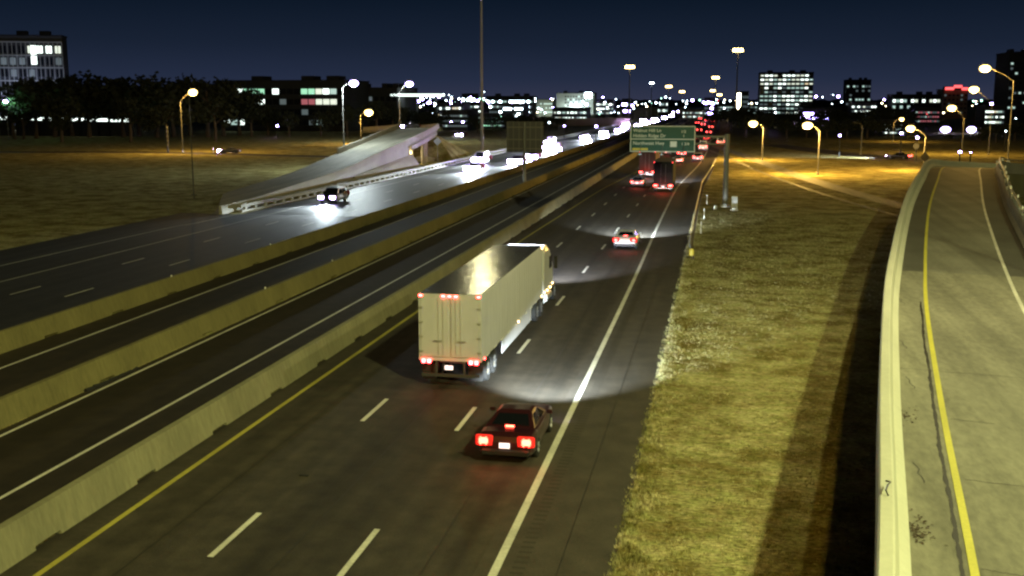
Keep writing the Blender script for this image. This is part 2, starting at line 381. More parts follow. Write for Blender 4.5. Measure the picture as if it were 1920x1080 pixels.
# slope paving at the wall end and stepped footing lit by headlights
sp_ = MB(); sp_.add([(-50.2, 148, 0), (-51.2, 148, .9), (-50.0, 181, 0), (-51.8, 180, 2.6), (-52.5, 148, 0), (-52.5, 181, 0)], [(0, 2, 3, 1), (0, 1, 4), (2, 5, 3), (1, 3, 5, 4)])
part(sp_, 'slope_paving', 'concrete', lr)
mb = MB(); ring = []
for i, p in enumerate(LR):
    if p.y > 179.5: break
    rp_ = perp(LR, i); w = min(8.2, max(1.2, .6+(p.y-103)*.38)); a = p-rp_*(w-.02)-Vector((0, 0, .06)); b = p-rp_*(w+.5+2.4*max(p.z, 0)); ring += [a, Vector((b.x, b.y, -.02))]
mb.add(ring, [(2*i, 2*i+1, 2*i+3, 2*i+2) for i in range(len(ring)//2-1)])
tag(mb.build('embankment', 'grass'), 'grass bank sloping down from the back edge of the left ramp', 'embankment', kind='structure')
# far embankment cone
emb = MB(); emb.add([(-50.0, 204, 0), (-51.0, 226, 0), (-66, 234, 0), (-57.5, 211.5, 5.0), (-55.6, 210.5, 5.0), (-63.5, 212, 5.0), (-66, 204, 0)], [(0, 1, 4), (1, 2, 5, 3), (1, 3, 4), (0, 4, 3, 5, 6), (2, 6, 5)])
tag(emb.build('embankment', 'grass'), 'brown wedge-shaped embankment under the far end of the left ramp', 'embankment', kind='structure')
light('POINT', lr, (-4, 96, 2.0), 500, (1, .75, .35), .3)     # lamp under the bridge, see fixture
fx = MB().cbox(-56.5, 196.8, 3.9, .5, .2, .2, ch=.04); part(fx, 'underpass_lamp', 'galv', lr)
bw = MB().loft([[(-57.6+t*1.9, 203.2-.3*t, 0), (-57.6+t*1.9, 203.5-.3*t, 0), (-57.6+t*1.9, 203.5-.3*t, .95-.15*(t > 1.6)), (-57.6+t*1.9, 203.2-.3*t, .95-.15*(t > 1.6))] for t in (0, .5, 1, 1.5, 1.8, 2)])
tag(bw.build('concrete_barrier', 'concrete'), 'short yellow-lit concrete barrier seen through the opening under the bridge', 'barrier')

# barrier top rail along the oncoming carriageway
rail = thing('traffic_barrier', 'long low rail with square openings along the outer edge of the oncoming road', 'barrier', (-48, 112, 0))
rp = [(-49.3, 106, 0), (-48.6, 125, 0), (-48.3, 160, 0), (-48.2, 210, 0), (-48.2, 330, 0), (-48.4, 620, 0)]
rp = catmull(rp, 8)
part(sweep(rp, [(-.14, .50), (.14, .50), (.14, .82), (-.14, .82)]), 'rail', 'concrete', rail)
part(sweep(rp, [(-.2, 0), (.2, 0), (.2, .16), (-.2, .16)]), 'kerb', 'concrete', rail)
yy = 107; k = 0
while yy < 330 and k < 96:
    x = min(rp, key=lambda q: abs(q.y-yy)).x
    part(MB().box(x-.11, x+.11, yy, yy+.5, .16, .5), 'post', 'concrete', rail); yy += 2.3; k += 1

# frontage road left
fr = catmull([(-330, 232, .006), (-230, 224, .006), (-163, 224, .006), (-129, 229, .006), (-95, 221, .006), (-72, 214, .006), (-60, 202, .006), (-57, 188, .006)], 8)
structure(ribbon(fr, -3.2, 3.2, .01).build('road', 'asphalt_dark'), 'narrow frontage road crossing the left field to the bridge', 'road')
kb = ribbon(fr, 3.2, 3.9, .03).build('kerb', 'concrete'); structure(kb, 'pale kerb strip along the narrow frontage road in the left field', 'kerb')
fr2 = catmull([(-60, 262, 1.5), (-40, 300, 1.5), (-64, 330, 1.2), (-110, 345, .4), (-200, 360, .1)], 6)

# ------------------------------------------------------------ right ramp, under the camera's right side
YL = catmull([(1.6, -4, 3.0), (3.1, 8, 3.0), (4.85, 19.8, 3.0), (6.45, 31.3, 3.0), (8.7, 46.4, 3.02), (10.6, 57.6, 3.15), (13.15, 71.8, 3.5), (16.2, 87.7, 3.8), (20.3, 107.2, 4.12), (24.7, 127.5, 4.25), (28.6, 138, 3.6), (34.5, 147, 2.9), (43, 152, 2.3), (55, 155, 1.8), (78, 156, 1.2)], 8)
rr = thing('overpass_ramp', 'brightly lit curving concrete ramp with yellow and white edge lines at the right', 'ramp', (6, 20, 0))
nearp = [p for p in YL if p.y <= 57.5]; farp = [p for p in YL if p.y >= 57.3]; farp = [nearp[-1]]+farp if farp[0] != nearp[-1] else farp
nearp.append(farp[1]) if nearp[-1] == farp[0] and False else None
part(ribbon(nearp, -1.25, 4.05, 0), 'deck', 'deck_concrete', rr, 'pale worn concrete near part of the ramp deck')
part(ribbon([p for p in nearp if p.y < 51], 4.05, 5.3, -.002), 'shoulder_paving', 'deck_dark', rr, 'dark asphalt shoulder patch right of the white line')
part(ribbon([p for p in nearp if p.y >= 50], 4.05, 5.3, 0.001), 'shoulder_paving', 'deck_concrete', rr)
crest = [p for p in farp if p.y < 127]; beyond = [crest[-1]]+[p for p in farp if p.y >= 127]
part(ribbon(crest, .02, 3.80, 0), 'deck', 'deck_grey', rr, 'grey far part of the ramp deck')
part(ribbon(crest, -1.25, .02, 0), 'shoulder_paving', 'deck_dark', rr)
part(ribbon(crest, 3.80, 5.3, 0), 'shoulder_paving', 'deck_dark', rr)
part(ribbon(beyond, -1.25, 5.3, 0), 'deck', 'deck_concrete', rr)
part(ribbon(YL, -.08, .08, .012), 'lane_marking', 'yellow_paint', rr)
part(ribbon(YL, 3.68, 3.84, .012), 'lane_marking', 'white_paint', rr)
# wandering sealed crack beside the yellow line
ck = MB(); cr_r = random.Random(3); a = []
cpts = [p for p in YL if 5 < p.y < 48]
off = [0]*400
fine = []
for i in range(len(cpts)-1):
    for k in range(14): fine.append(cpts[i].lerp(cpts[i+1], k/14))
prevw = .03; ofs = -.2
for i, p in enumerate(fine):
    r = Vector((.985, -.17, 0)); ofs += cr_r.uniform(-.008, .008); ofs = max(-.25, min(-.16, ofs)); w = .028+.035*abs(math.sin(i*.37)*math.sin(i*.11))+cr_r.uniform(0, .018)
    a.append((p+r*(ofs-w)+Vector((0, 0, .008)), p+r*(ofs+w*.6)+Vector((0, 0, .008))))
vs = [q for t in a for q in t]; ck.add(vs, [(2*i, 2*i+1, 2*i+3, 2*i+2) for i in range(len(a)-1)])
part(ck, 'sealed_crack', 'seal', rr)
jts = []
def at_s(Y, off, dz): 
    i = min(range(len(YL)), key=lambda k: abs(YL[k].y-Y)); p = YL[i].lerp(YL[min(i+1, len(YL)-1)], 0); r = perp(YL, i); return p+r*off+Vector((0, Y-p.y, dz))
for Y, o0, o1 in ((16, .15, 3.7), (20, .15, 1.6), (25, .15, 2.6), (30, .2, 1.3), (35.5, -1.2, 3.7), (46, .2, 3.7), (41, .2, 2.2), (12, .2, 3.6)):
    n = 24; pts = []
    for k in range(n+1):
        p = at_s(Y, o0+(o1-o0)*k/n, .006); p.y += cr_r.uniform(-.03, .03)-.12*(k/n); pts.append(p)
    w = .012
    jt = MB(); jts.append(jt); jt.add([q for p in pts for q in (p-Vector((0, w, 0)), p+Vector((0, w, 0)))], [(2*i, 2*i+1, 2*i+3, 2*i+2) for i in range(n)])
for (Y0, of) in ((17, -.75), (24.5, -.62), (33, -.7), (38.5, -.9), (47.2, -1.0)):
    p = at_s(Y0, of, .006); pts = [p+Vector((.03*math.sin(k*1.3)+cr_r.uniform(-.02, .02), k*.16, 0)) for k in range(10)]
    jt = MB(); jts.append(jt); jt.add([q for p in pts for q in (p-Vector((.012, 0, 0)), p+Vector((.014, 0, 0)))], [(2*i, 2*i+1, 2*i+3, 2*i+2) for i in range(9)])
for jt in jts: part(jt, 'joint_line', 'seal', rr)
# parapets: left and right, with a coping
lpar = [(-1.72, -.45), (-1.72, .80), (-1.68, .84), (-1.46, .84), (-1.42, .80), (-1.32, .30), (-1.10, .08), (-1.10, -.05), (-1.2, -.45)]
part(sweep(YL, lpar), 'parapet', 'parapet_white', rr)
rpar = [(5.15, -.45), (5.15, .08), (5.35, .28), (5.45, .84), (5.75, .84), (5.80, -.45)]
part(sweep(YL, rpar), 'parapet', 'concrete', rr)
part(sweep(YL, [(5.58, 1.12), (5.70, 1.12), (5.70, 1.22), (5.58, 1.22)]), 'rail', 'steel', rr)
for k in range(40):
    q = at_s(6+k*3.4, 5.64, .84); part(MB().cbox(q.x, q.y, q.z+.14, .1, .1, .28), 'rail_post', 'steel', rr)
nm = MB().cbox(0, 0, 0, .12, .25, .02); 
part(sweep(YL, [(-1.60, -.44), (-1.56, -.44), (-1.56, -99), (-1.60, -99)], zbase=-.01), 'retaining_wall', 'barrier_concrete', rr)
part(sweep(YL, [(5.66, -.44), (5.70, -.44), (5.70, -99), (5.66, -99)], zbase=-.01), 'retaining_wall', 'barrier_concrete', rr)
part(sweep(YL, [(-1.55, -.02), (5.65, -.02), (5.65, -.42), (-1.55, -.42)]), 'slab', 'barrier_concrete', rr)
lv = MB(); lr_ = random.Random(11)
for Y_, n_ in ((21.5, 90), (17.2, 60), (30, 30)):
    for k in range(n_):
        q = at_s(Y_+lr_.gauss(0, .35), -1.02+abs(lr_.gauss(0, .16)), .012+lr_.uniform(0, .02)); a = lr_.uniform(0, 6.3); u = Vector((math.cos(a), math.sin(a), lr_.uniform(-.2, .3)))*.035; v_ = Vector((-math.sin(a), math.cos(a), lr_.uniform(-.2, .3)))*.018
        lv.quad(q-u-v_, q+u-v_, q+u+v_, q-u+v_)
tag(lv.build('leaf_litter', 'bark'), 'brown leaf litter swept against the foot of the right ramp parapet', 'leaf litter', kind='stuff')
# bent steel hook on the parapet
hk = MB(); q = at_s(21, -1.57, .86); hk.tube([q, q+Vector((-.05, .02, .1)), q+Vector((.02, .25, .14)), q+Vector((.09, .42, .14)), q+Vector((.02, .5, .13))], .018, 6)
part(hk, 'bent_rod', 'dark_steel', rr)
for k in range(9):
    q = at_s(60+k*7, 5.64, 1.24); part(MB().cbox(q.x, q.y, q.z+.1, .1, .1, .22, ch=.02), 'reflector', 'white_plastic', rr)

# exit road on the right verge, cross street farther off
xr = catmull([(-2.6, 300, 0), (2.2, 262, 0), (6.0, 232, 0), (9.8, 196, 0), (13.6, 165, 0), (18.2, 136, 0), (23, 112, 0)], 8)
structure(ribbon(xr, -1.5, 1.2, .03).build('road', 'deck_concrete'), 'narrow sodium-lit pale road slanting across the right verge', 'road')
structure(ribbon(xr, 3.9, 4.6, .03).build('path', 'deck_grey'), 'narrow worn strip running beside the slanting exit road', 'path')
xs = catmull([(14, 300, 0), (24, 262, 0), (36, 232, 0), (52, 214, 0), (75, 205, 0)], 8)
structure(ribbon(xs, -4, 4, .03).build('road', 'shoulder'), 'side street lit white by headlights behind the right verge', 'road')
# grass edging: tufts
gb = random.Random(5); tv = []; tf = []
def tuft(x, y, h, n):
    for k in range(n):
        a = gb.uniform(0, 6.283); d = gb.uniform(0, .10); bx, by = x+math.cos(a)*d, y+math.sin(a)*d; hh = h*gb.uniform(.5, 1.2); l = hh*gb.uniform(.2, .8); b = gb.uniform(0, 6.283); w = .012
        o = len(tv); tv.extend([(bx-w*math.sin(b), by+w*math.cos(b), 0), (bx+w*math.sin(b), by-w*math.cos(b), 0), (bx+l*math.cos(b), by+l*math.sin(b), hh)]); tf.append((o, o+1, o+2))
def dens(x, y): return math.sin(x*1.9+math.sin(y*.8)*1.5)*math.sin(y*.9+x*.7)+.4*math.sin(y*3.1+x*2.3)
n = 0
while n < 30000:
    y = 22+ (gb.random()**1.6)*95; x = -2.15+gb.random()**1.3*(.17*y+4.5)
    edge = x < -1.6+.3*math.sin(y*1.3)
    if not edge and gb.random() > .42+.25*dens(x, y): continue
    if x > 1.7+.185*y: continue
    tuft(x+(gb.uniform(-.22, .1) if edge else 0), y, .12 if edge else .06, 4); n += 1
me = bpy.data.meshes.new('grass_tufts'); me.from_pydata(tv, [], tf); me.materials.append(M['blade'])
tag(inst('grass_tufts', me), 'dry tufts of grass on the verge between shoulder and ramp', 'grass', kind='stuff')

# ------------------------------------------------------------ street lamps
def lamp_col(k): return {'sodium': (1, .58, .12), 'pale': (1, .93, .45)}.get(k, (.82, .95, .95))
def street_lamp(base, top, arm, label, kind='sodium', e=3800, r0=.105, ls=1.0, group='arm street lamps beside the roads', lit=True):
    t = thing('street_lamp', label, 'street lamp', base, 0, group); B = Vector(base)
    T = Vector(top)-B; A = Vector(arm)-B
    MB().tube([(0, 0, 0), (T.x*.5, T.y*.5, T.z*.5), T], [r0, r0*.8, r0*.6], 10).build('pole', 'galv', t)
    MB().tube([T, T.lerp(A, .35)+Vector((0, 0, .25)), T.lerp(A, .7)+Vector((0, 0, .15)), A], [r0*.5, r0*.42, r0*.36, r0*.3], 8).build('arm', 'galv', t)
    MB().cbox(0, 0, .15, .5, .5, .3, ch=.05).build('base', 'concrete', t)
    d = (A-T); d.z = 0; d.normalize()
    h = MB().cbox(0, 0, .16*ls, .20*ls, .42*ls, .10*ls, ch=.02); ho = h.build('lamp_head', 'galv', t); ho.location = A; ho.rotation_euler = (0, 0, math.atan2(d.y, d.x)-math.pi/2)
    if lit:
        lens = MB(); lens.smooth = True
        for i in range(1):
            rings = [[(math.cos(a)*.17*ls*c, math.sin(a)*.32*ls*c, -.02+.26*ls*z) for a in [k*math.pi/6 for k in range(12)]] for c, z in ((.35, .42), (.85, .25), (1.2, -.1), (1.3, -.5), (1.15, -.95), (.75, -1.3), (.3, -1.45))]
            lens.loft(rings)
        lo = lens.build('lens', 'e_sodium' if kind == 'sodium' else 'e_white', ho)
        light('POINT', t, A+Vector((0, 0, -.02-.39*ls-.35)), e, lamp_col(kind), .25)
    return t
def sl(bp, tp, ap, Y, label, **k):
    b = atY(*bp, Y); b.z = 0; T = atY(*tp, Y); A = atY(*ap, Y); T.x = (T.x+b.x*1.0)/2 if abs(T.x-b.x) < 1 else T.x
    return street_lamp(b, (b.x, b.y, T.z), (A.x+(b.x-T.x), A.y-.5, A.z), label, **k)
sl((343, 285), (343, 190), (366, 170), 228, 'tall grey pole with a glowing orange lamp in the left field', e=16000, ls=2.7)
sl((645, 285), (640, 165), (664, 153), 175, 'tall curved pole with white lamp just left of the ramp', kind='white', e=13000, ls=2.1)
sl((677, 270), (675, 216), (692, 208), 285, 'shorter pole with orange lamp behind the ramp barrier', e=12000, ls=3.2)
sl((750, 244), (752, 172), (770, 155), 300, 'grey pole with white lamp rising behind the top of the ramp', kind='white', e=14000, ls=3.0)
sl((1429, 300), (1433, 240), (1413, 229), 221, 'short pole with orange lamp on the verge right of the overhead sign', e=14000, ls=2.2)
sl((1533, 328), (1537, 246), (1514, 232), 178, 'orange lamp leaning left over the slanting exit road', e=16000, ls=2.0)
sl((1731, 322), (1730, 255), (1704, 238), 192, 'orange lamp just left of the ramp crest', e=9000, ls=1.9)
sl((1803, 290), (1806, 222), (1783, 200), 252, 'orange lamp standing behind the crest of the right ramp', e=5000, ls=2.4)
sl((1853, 290), (1857, 196), (1824, 165), 253, 'second tallest orange lamp behind the right ramp', e=5000, ls=2.6)
sl((1887, 330), (1897, 152), (1844, 125), 181, 'tallest pole at the right edge with a long arm and orange lamp', e=12000, ls=2.1)
sl((1760, 262), (1762, 245), (1773, 240), 420, 'white lamp over the junction left of the pale cross street poles', kind='white', e=2500, ls=4.2)
sl((1832, 262), (1833, 247), (1821, 240), 420, 'white lamp over the junction right of the cross street', kind='white', e=2500, ls=4.2)
sl((1673, 285), (1676, 230), (1690, 222), 330, 'orange lamp behind the side street at the right', e=2500, ls=1.6)
sl((1614, 290), (1614, 236), (1600, 230), 248, 'unlit thin pole between the side street and the exit road', lit=False)
tp = thing('slim_pole', 'thin dark pole standing in the grass left of the oncoming road', 'pole', (-61.8, 120.2, 0))
MB().tube([(0, 0, 0), (0, 0, 12.2)], [.09, .05], 8).build('pole', 'dark_steel', tp)
MB().cbox(0, 0, .45, .7, .12, .12, ch=.02).build('crossbar', 'dark_steel', tp)
MB().cbox(.0, 0, 12.2, .3, .35, .25, ch=.05).build('cap', 'dark_steel', tp)
bp_ = thing('banded_post', 'slender dark post with pale bands in the left field', 'post', (-122.2, 226.4, 0))
MB().tube([(0, 0, 0), (0, 0, 6.2)], [.22, .18], 8).build('post', 'dark_steel', bp_)
for k in range(5): MB().tube([(0, 0, 1.6+k*1.0), (0, 0, 1.95+k*1.0)], .27, 8).build('band', 'galv', bp_)

def high_mast(x, y, z, label, e=0, col=(1, .92, .48), emat='e_sodium_far', r=.35, ring=1.0, bl=1.0):
    t = thing('high_mast', label, 'light mast', (x, y, 0), 0, 'high mast lights along the highway')
    MB().tube([(0, 0, 0), (0, 0, z*.5), (0, 0, z)], [r, r*.75, r*.4], 12).build('pole', 'galv', t)
    MB().tube([(math.cos(a)*ring, math.sin(a)*ring, z-.2) for a in [k*math.pi/6 for k in range(13)]], .08, 6).build('ring', 'galv', t)
    for k in range(8):
        a = k*math.pi/4; l = MB(); X_, Y_ = math.cos(a)*ring, math.sin(a)*ring
        l.tube([(X_, Y_, z-.25), (X_, Y_, z-.5*bl-.2), (X_, Y_, z-.8*bl-.2)], [.2*bl, .36*bl, .30*bl], 10); l.build('luminaire', emat, t)
    if e: light('POINT', t, (0, 0, z-1.6), e, col, .9)
    return t
high_mast(-50.8, 232, 44, 'very tall mast rising out of the top of the picture beside the oncoming road', e=13000, emat='e_sodium')
LK = (1, .93, .36)
high_mast(28, -6, 44, 'high mast behind the camera lighting the near highway', e=175000, col=(.94, 1, .42))
high_mast(2, -70, 44, 'second high mast farther back behind the camera', e=150000, col=(1, .66, .10))
for px, py, bx_, Y, lab, bl, em in ((1181, 122, 1178, 700, 'tall mast with orange lamps left of the overhead green sign', 1.5, 'e_sodium_far'), (1384, 90, 1383, 520, 'tallest distant mast with orange lamps right of the overhead sign', 1.2, 'e_sodium_far'),
        (1222, 154, 1221, 980, 'small pale mast second to the right of the left distant mast', .9, 'e_city'), (1254, 160, 1255, 1150, 'distant orange mast over the headlight queue', 1.6, 'e_sodium_far'), (1279, 170, 1281, 1350, 'low distant orange mast right of the headlight queue', 1.6, 'e_sodium_far'),
        (1342, 143, 1343, 880, 'orange mast above the tail lights', 1.4, 'e_sodium_far'), (1337, 168, 1338, 1250, 'lower orange mast just below its brighter neighbour', 1.5, 'e_sodium_far'), (1349, 176, 1350, 1450, 'smallest orange mast above the tail lights', 1.6, 'e_sodium_far')):
    T = atY(px, py, Y); high_mast(T.x, Y, T.z, lab, e=0, emat=em, r=.45, ring=1.5*bl, bl=bl*1.5)
street_lamp((17.5, 46, 0), (17.5, 46, 18.6), (13, 45.5, 19.2), 'tall street lamp beside the right ramp just outside the view', e=7500, kind='pale', group='ramp street lamps')

# ------------------------------------------------------------ overhead sign, back of sign, small signs
def text_part(s, size, loc, parent, m, name='lettering', align='LEFT', rz=0):
    c = bpy.data.curves.new('t', 'FONT'); c.body = s; c.size = size; c.align_x = align; c.extrude = .01; c.offset = .006*size
    o = bpy.data.objects.new('t', c); me = bpy.data.meshes.new_from_object(o); bpy.data.objects.remove(o)
    me.materials.clear(); me.materials.append(M[m]); q = inst(name, me, parent, loc, (R(90), 0, rz)); return q
sg = thing('highway_sign', 'green overhead exit sign on a cantilever arm over the outbound lanes', 'sign', (.9, 121.3, 0))
MB().tube([(0, 0, 0), (0, 0, 8.0)], [.30, .26], 14).build('post', 'galv', sg)
MB().tube([(-10.3, 0, 7.7), (.2, 0, 7.7)], .14, 10).build('arm', 'galv', sg); MB().tube([(-10.3, 0, 6.9), (.2, 0, 6.9)], .12, 10).build('arm', 'galv', sg)
tr = MB()
for k in range(9): tr.tube([(-10+k*1.1, 0, 6.9 if k % 2 else 7.7), (-8.9+k*1.1, 0, 7.7 if k % 2 else 6.9)], .05, 6)
tr.build('truss', 'galv', sg); MB().cbox(0, 0, .15, 1.1, 1.1, .3, ch=.05).build('base', 'concrete', sg)
X0, X1, Z0, Z1 = -10.55, -3.45, 6.0, 8.85
pn = MB().cbox((X0+X1)/2, -.35, (Z0+Z1)/2, X1-X0, .06, Z1-Z0).build('panel', 'sign_green', sg)
bd = MB(); y_ = -.385
for (a, b, c, d) in ((X0, X1, Z0, Z0+.09), (X0, X1, Z1-.09, Z1), (X0, X0+.09, Z0+.09, Z1-.09), (X1-.09, X1, Z0+.09, Z1-.09), (X0+.09, X1-.09, 7.36, 7.44)): bd.box(a, b, y_-.01, y_, c, d)
bd.build('border', 'sign_white', pn)
text_part('Walnut Hill Ln', .52, (X0+.3, y_, 8.18), pn, 'sign_white'); text_part('Hidden Ridge Dr', .52, (X0+.3, y_, 7.60), pn, 'sign_white')
text_part('Northwest Hwy', .52, (X0+.3, y_, 6.78), pn, 'sign_white')
text_part('1/2', .42, (X1-1.55, y_, 8.1), pn, 'sign_white'); text_part('1', .42, (X1-1.35, y_, 7.62), pn, 'sign_white'); text_part('1 3/4', .42, (X1-1.5, y_, 6.75), pn, 'sign_white')
MB().cbox(X0+4.75, y_-.01, 6.86, .72, .02, .62).build('route_shield', 'sign_white', pn)
MB().cbox(X0+1.1, y_-.01, 6.29, 1.7, .02, .24).build('yellow_plate', 'sign_yellow', pn)
for k in range(3):  # lamps and brackets added to brighten the green panel
    fx_ = MB().cbox(X0+1.2+k*2.35, -2.2, 5.75, .5, .25, .14, ch=.03).build('added_sign_lamp', 'galv', sg); MB().tube([(X0+1.2+k*2.35, -2.2, 5.75), (X0+1.2+k*2.35, 0, 6.9)], .03, 6).build('bracket', 'galv', fx_)
    light('POINT', sg, (X0+1.2+k*2.35, -2.2, 5.95), 16, (.62, .9, 1), .1)
# sign seen from behind on the middle barrier
sb = thing('highway_sign', 'unlit back of a large sign on a post above the concrete barrier', 'sign', (-25.15, 141, .95)); 
MB().tube([(0, 0, 0), (0, 0, 7.9)], [.22, .18], 12).build('post', 'galv', sb)
for z in (7.2, 5.6, 4.4): MB().box(-2.4, 2.4, .1, .2, z-.06, z+.06).build('crossbeam', 'galv', sb)
pb = MB().box(-2.45, 2.45, .22, .28, 3.9, 7.95).build('panel', 'sign_back', sb)
rb_ = MB()
for k in range(7): rb_.box(-2.3+k*.75, -2.24+k*.75, .16, .218, 3.95, 7.9)
rb_.build('stiffener', 'galv', pb)
def sign_small(x, y, px_h, shape, label, m, z=2.2, s=.45, rz=0):
    t = thing('road_sign', label, 'sign', (x, y, 0), rz)
    MB().tube([(0, 0, 0), (0, 0, z+s)], .045, 6).build('post', 'galv', t)
    n = {'diamond': 4, 'round': 16, 'square': 4}[shape]; a0 = 0 if shape == 'diamond' else math.pi/4 if n == 4 else 0
    ring = [(math.cos(a0+k*2*math.pi/n)*s, z+math.sin(a0+k*2*math.pi/n)*s) for k in range(n)]
    MB().loft([[(a, -.08, b) for a, b in ring], [(a, -.05, b) for a, b in ring]]).build('panel', m, t); return t
p = atY(938, 290, 175); q = sign_small(-49.8, 190, 0, 'diamond', 'small grey diamond sign left of the big sign back', 'galv', 4.4, .75)
sign_small(33.0, 186, 0, 'diamond', 'dark diamond sign left of the crest of the right ramp', 'b_dark', 2.6, .9, .5)
sign_small(36.5, 215, 0, 'round', 'pale round sign behind the right ramp parapet', 'galv', 3.2, .55)
sign_small(1.5, 205, 0, 'round', 'small yellow sign on the verge where the exit leaves', 'yellow_paint', 1.1, .45)
p = atY(920, 302, 1); 
cb = thing('control_cabinet', 'white equipment cabinet at the foot of the overhead sign post', 'cabinet', (1.85, 117.4, 0))
MB().cbox(0, 0, .09, .85, .7, .18, ch=.03).build('plinth', 'concrete', cb); MB().cbox(0, 0, .85, .62, .5, 1.34, ch=.03).build('housing', 'white_plastic', cb)
MB().cbox(0, -.253, .85, .52, .006, 1.2).build('door', 'trailer_white', cb); MB().cbox(.1, -.26, .35, .2, .012, .1).build('vent', 'black', cb)
jb = thing('junction_box', 'small grey box beside the sign post foundation', 'box', (-.15, 118.3, 0)); MB().cbox(0, 0, .25, .4, .3, .5, ch=.03).build('housing', 'galv', jb); MB().cbox(0, -.155, .25, .3, .01, .36).build('lid', 'steel', jb)
cb2 = thing('control_cabinet', 'small pale cabinet beside the lamp pole right of the ramp', 'cabinet', (44.6, 178, 0)); MB().cbox(0, 0, .9, 1.1, .6, 1.5, ch=.04).build('housing', 'white_plastic', cb2); MB().cbox(0, 0, .08, 1.2, .8, .16, ch=.02).build('plinth', 'concrete', cb2)
# guardrail on the verge
gr = thing('guardrail', 'steel guardrail with wooden posts along the grass edge of the shoulder', 'guardrail', (-2, 82, 0))
wb = [(0, .46), (.05, .52), (0, .60), (.05, .68), (0, .76), (-.01, .76), (.04, .68), (-.01, .60), (.04, .52), (-.01, .46)]
gp = [Vector((-1.75, 80, 0)), Vector((-1.95, 84, 0)), Vector((-2.05, 90, 0)), Vector((-2.1, 110, 0)), Vector((-2.05, 150, 0)), Vector((-.9, 190, 0)), Vector((-.4, 215, 0))]
part(sweep(gp, [(-a, b) for a, b in wb]), 'rail', 'steel', gr)
y = 80
while y < 190:
    x = next(a.x+(b.x-a.x)*(y-a.y)/(b.y-a.y) for a, b in zip(gp, gp[1:]) if a.y <= y <= b.y)
    part(MB().cbox(x+.16, y, .36, .15, .2, .74, ch=.02), 'post', 'bark', gr); y += 1.9
part(MB().cbox(-1.72, 79.7, .55, .35, .3, .55, ch=.08), 'end_terminal', 'sign_yellow', gr, 'pale yellow end terminal')
# delineators behind the rail
for i, (x, y) in enumerate(((-1.3, 96), (-1.2, 108), (-1.1, 124))):
    o = MB().cbox(x, y, .55, .08, .05, 1.1, ch=.01).build('delineator', 'white_plastic'); tag(o, ORD[i]+' slim white delineator post behind the guardrail from the near end', 'delineator', 'delineator posts by the guardrail')
for i, (x, y) in enumerate(((-128+6, 0), ) * 0): pass
o = MB().cbox(-112.5, 229, .6, .22, .2, 1.2, ch=.04).build('bollard', 'white_plastic'); tag(o, 'short pale bollard in the left field beside the frontage road', 'bollard')

# ------------------------------------------------------------ vehicles
def wheel_parts(parent, x, y, r, w):
    s = 1 if x > 0 else -1
    key = ('wheel', round(r, 2), round(w, 2), s)
    if key not in cache:
        t = MB(); t.smooth = False; n = 20
        pr = [(-w/2, r*.60), (-w/2, r*.93), (-w/2+.03, r), (w/2-.03, r), (w/2, r*.93), (w/2, r*.60)]
        rings = [[(a, math.cos(k*2*math.pi/n)*b, math.sin(k*2*math.pi/n)*b) for a, b in pr] for k in range(n+1)]
        t.loft(rings, caps=False); tm = t.mesh('tyre', 'rubber')
        q = MB(); q.tube([(-w/2+.02, 0, 0), (s*w/2-s*.03, 0, 0)] if s > 0 else [(w/2-.02, 0, 0), (-w/2+.03, 0, 0)], r*.6, 16)
        for k in range(5):
            a = k*2*math.pi/5; q.tube([(s*(w/2-.02), math.cos(a)*.05, math.sin(a)*.05), (s*(w/2-.01), math.cos(a)*r*.55, math.sin(a)*r*.55)], [.05, .035], 5)
        cache[key] = (tm, q.mesh('rim', 'rim'))
    tm, rm = cache[key]
    wo = bpy.data.objects.new('wheel', None); C.objects.link(wo); wo.parent = parent; wo.location = (x, y, r); wo.empty_display_size = .1
    inst('tyre', tm, wo); inst('rim', rm, wo)
cache = {}
SPEC = {
 'sedan': dict(L=4.75, W=1.84, belt=.92, roof=1.33, hood=(.76, .92), trunk=1.00, cab=(-1.55, .98), rcab=(-.72, .12), zb=.24, r=.33, wb=1.38),
 'suv': dict(L=4.75, W=1.92, belt=1.08, roof=1.72, hood=(.88, 1.05), trunk=1.06, cab=(-2.28, 1.08), rcab=(-1.95, .35), zb=.28, r=.37, wb=1.38),
 'pickup': dict(L=5.8, W=2.0, belt=1.15, roof=1.85, hood=(1.0, 1.15), trunk=1.12, cab=(-.55, 1.55), rcab=(-.35, .85), zb=.38, r=.40, wb=1.85),
 'van': dict(L=5.6, W=2.0, belt=1.2, roof=2.35, hood=(1.0, 1.25), trunk=1.2, cab=(-2.75, 2.1), rcab=(-2.7, 1.3), zb=.30, r=.36, wb=1.75),
}
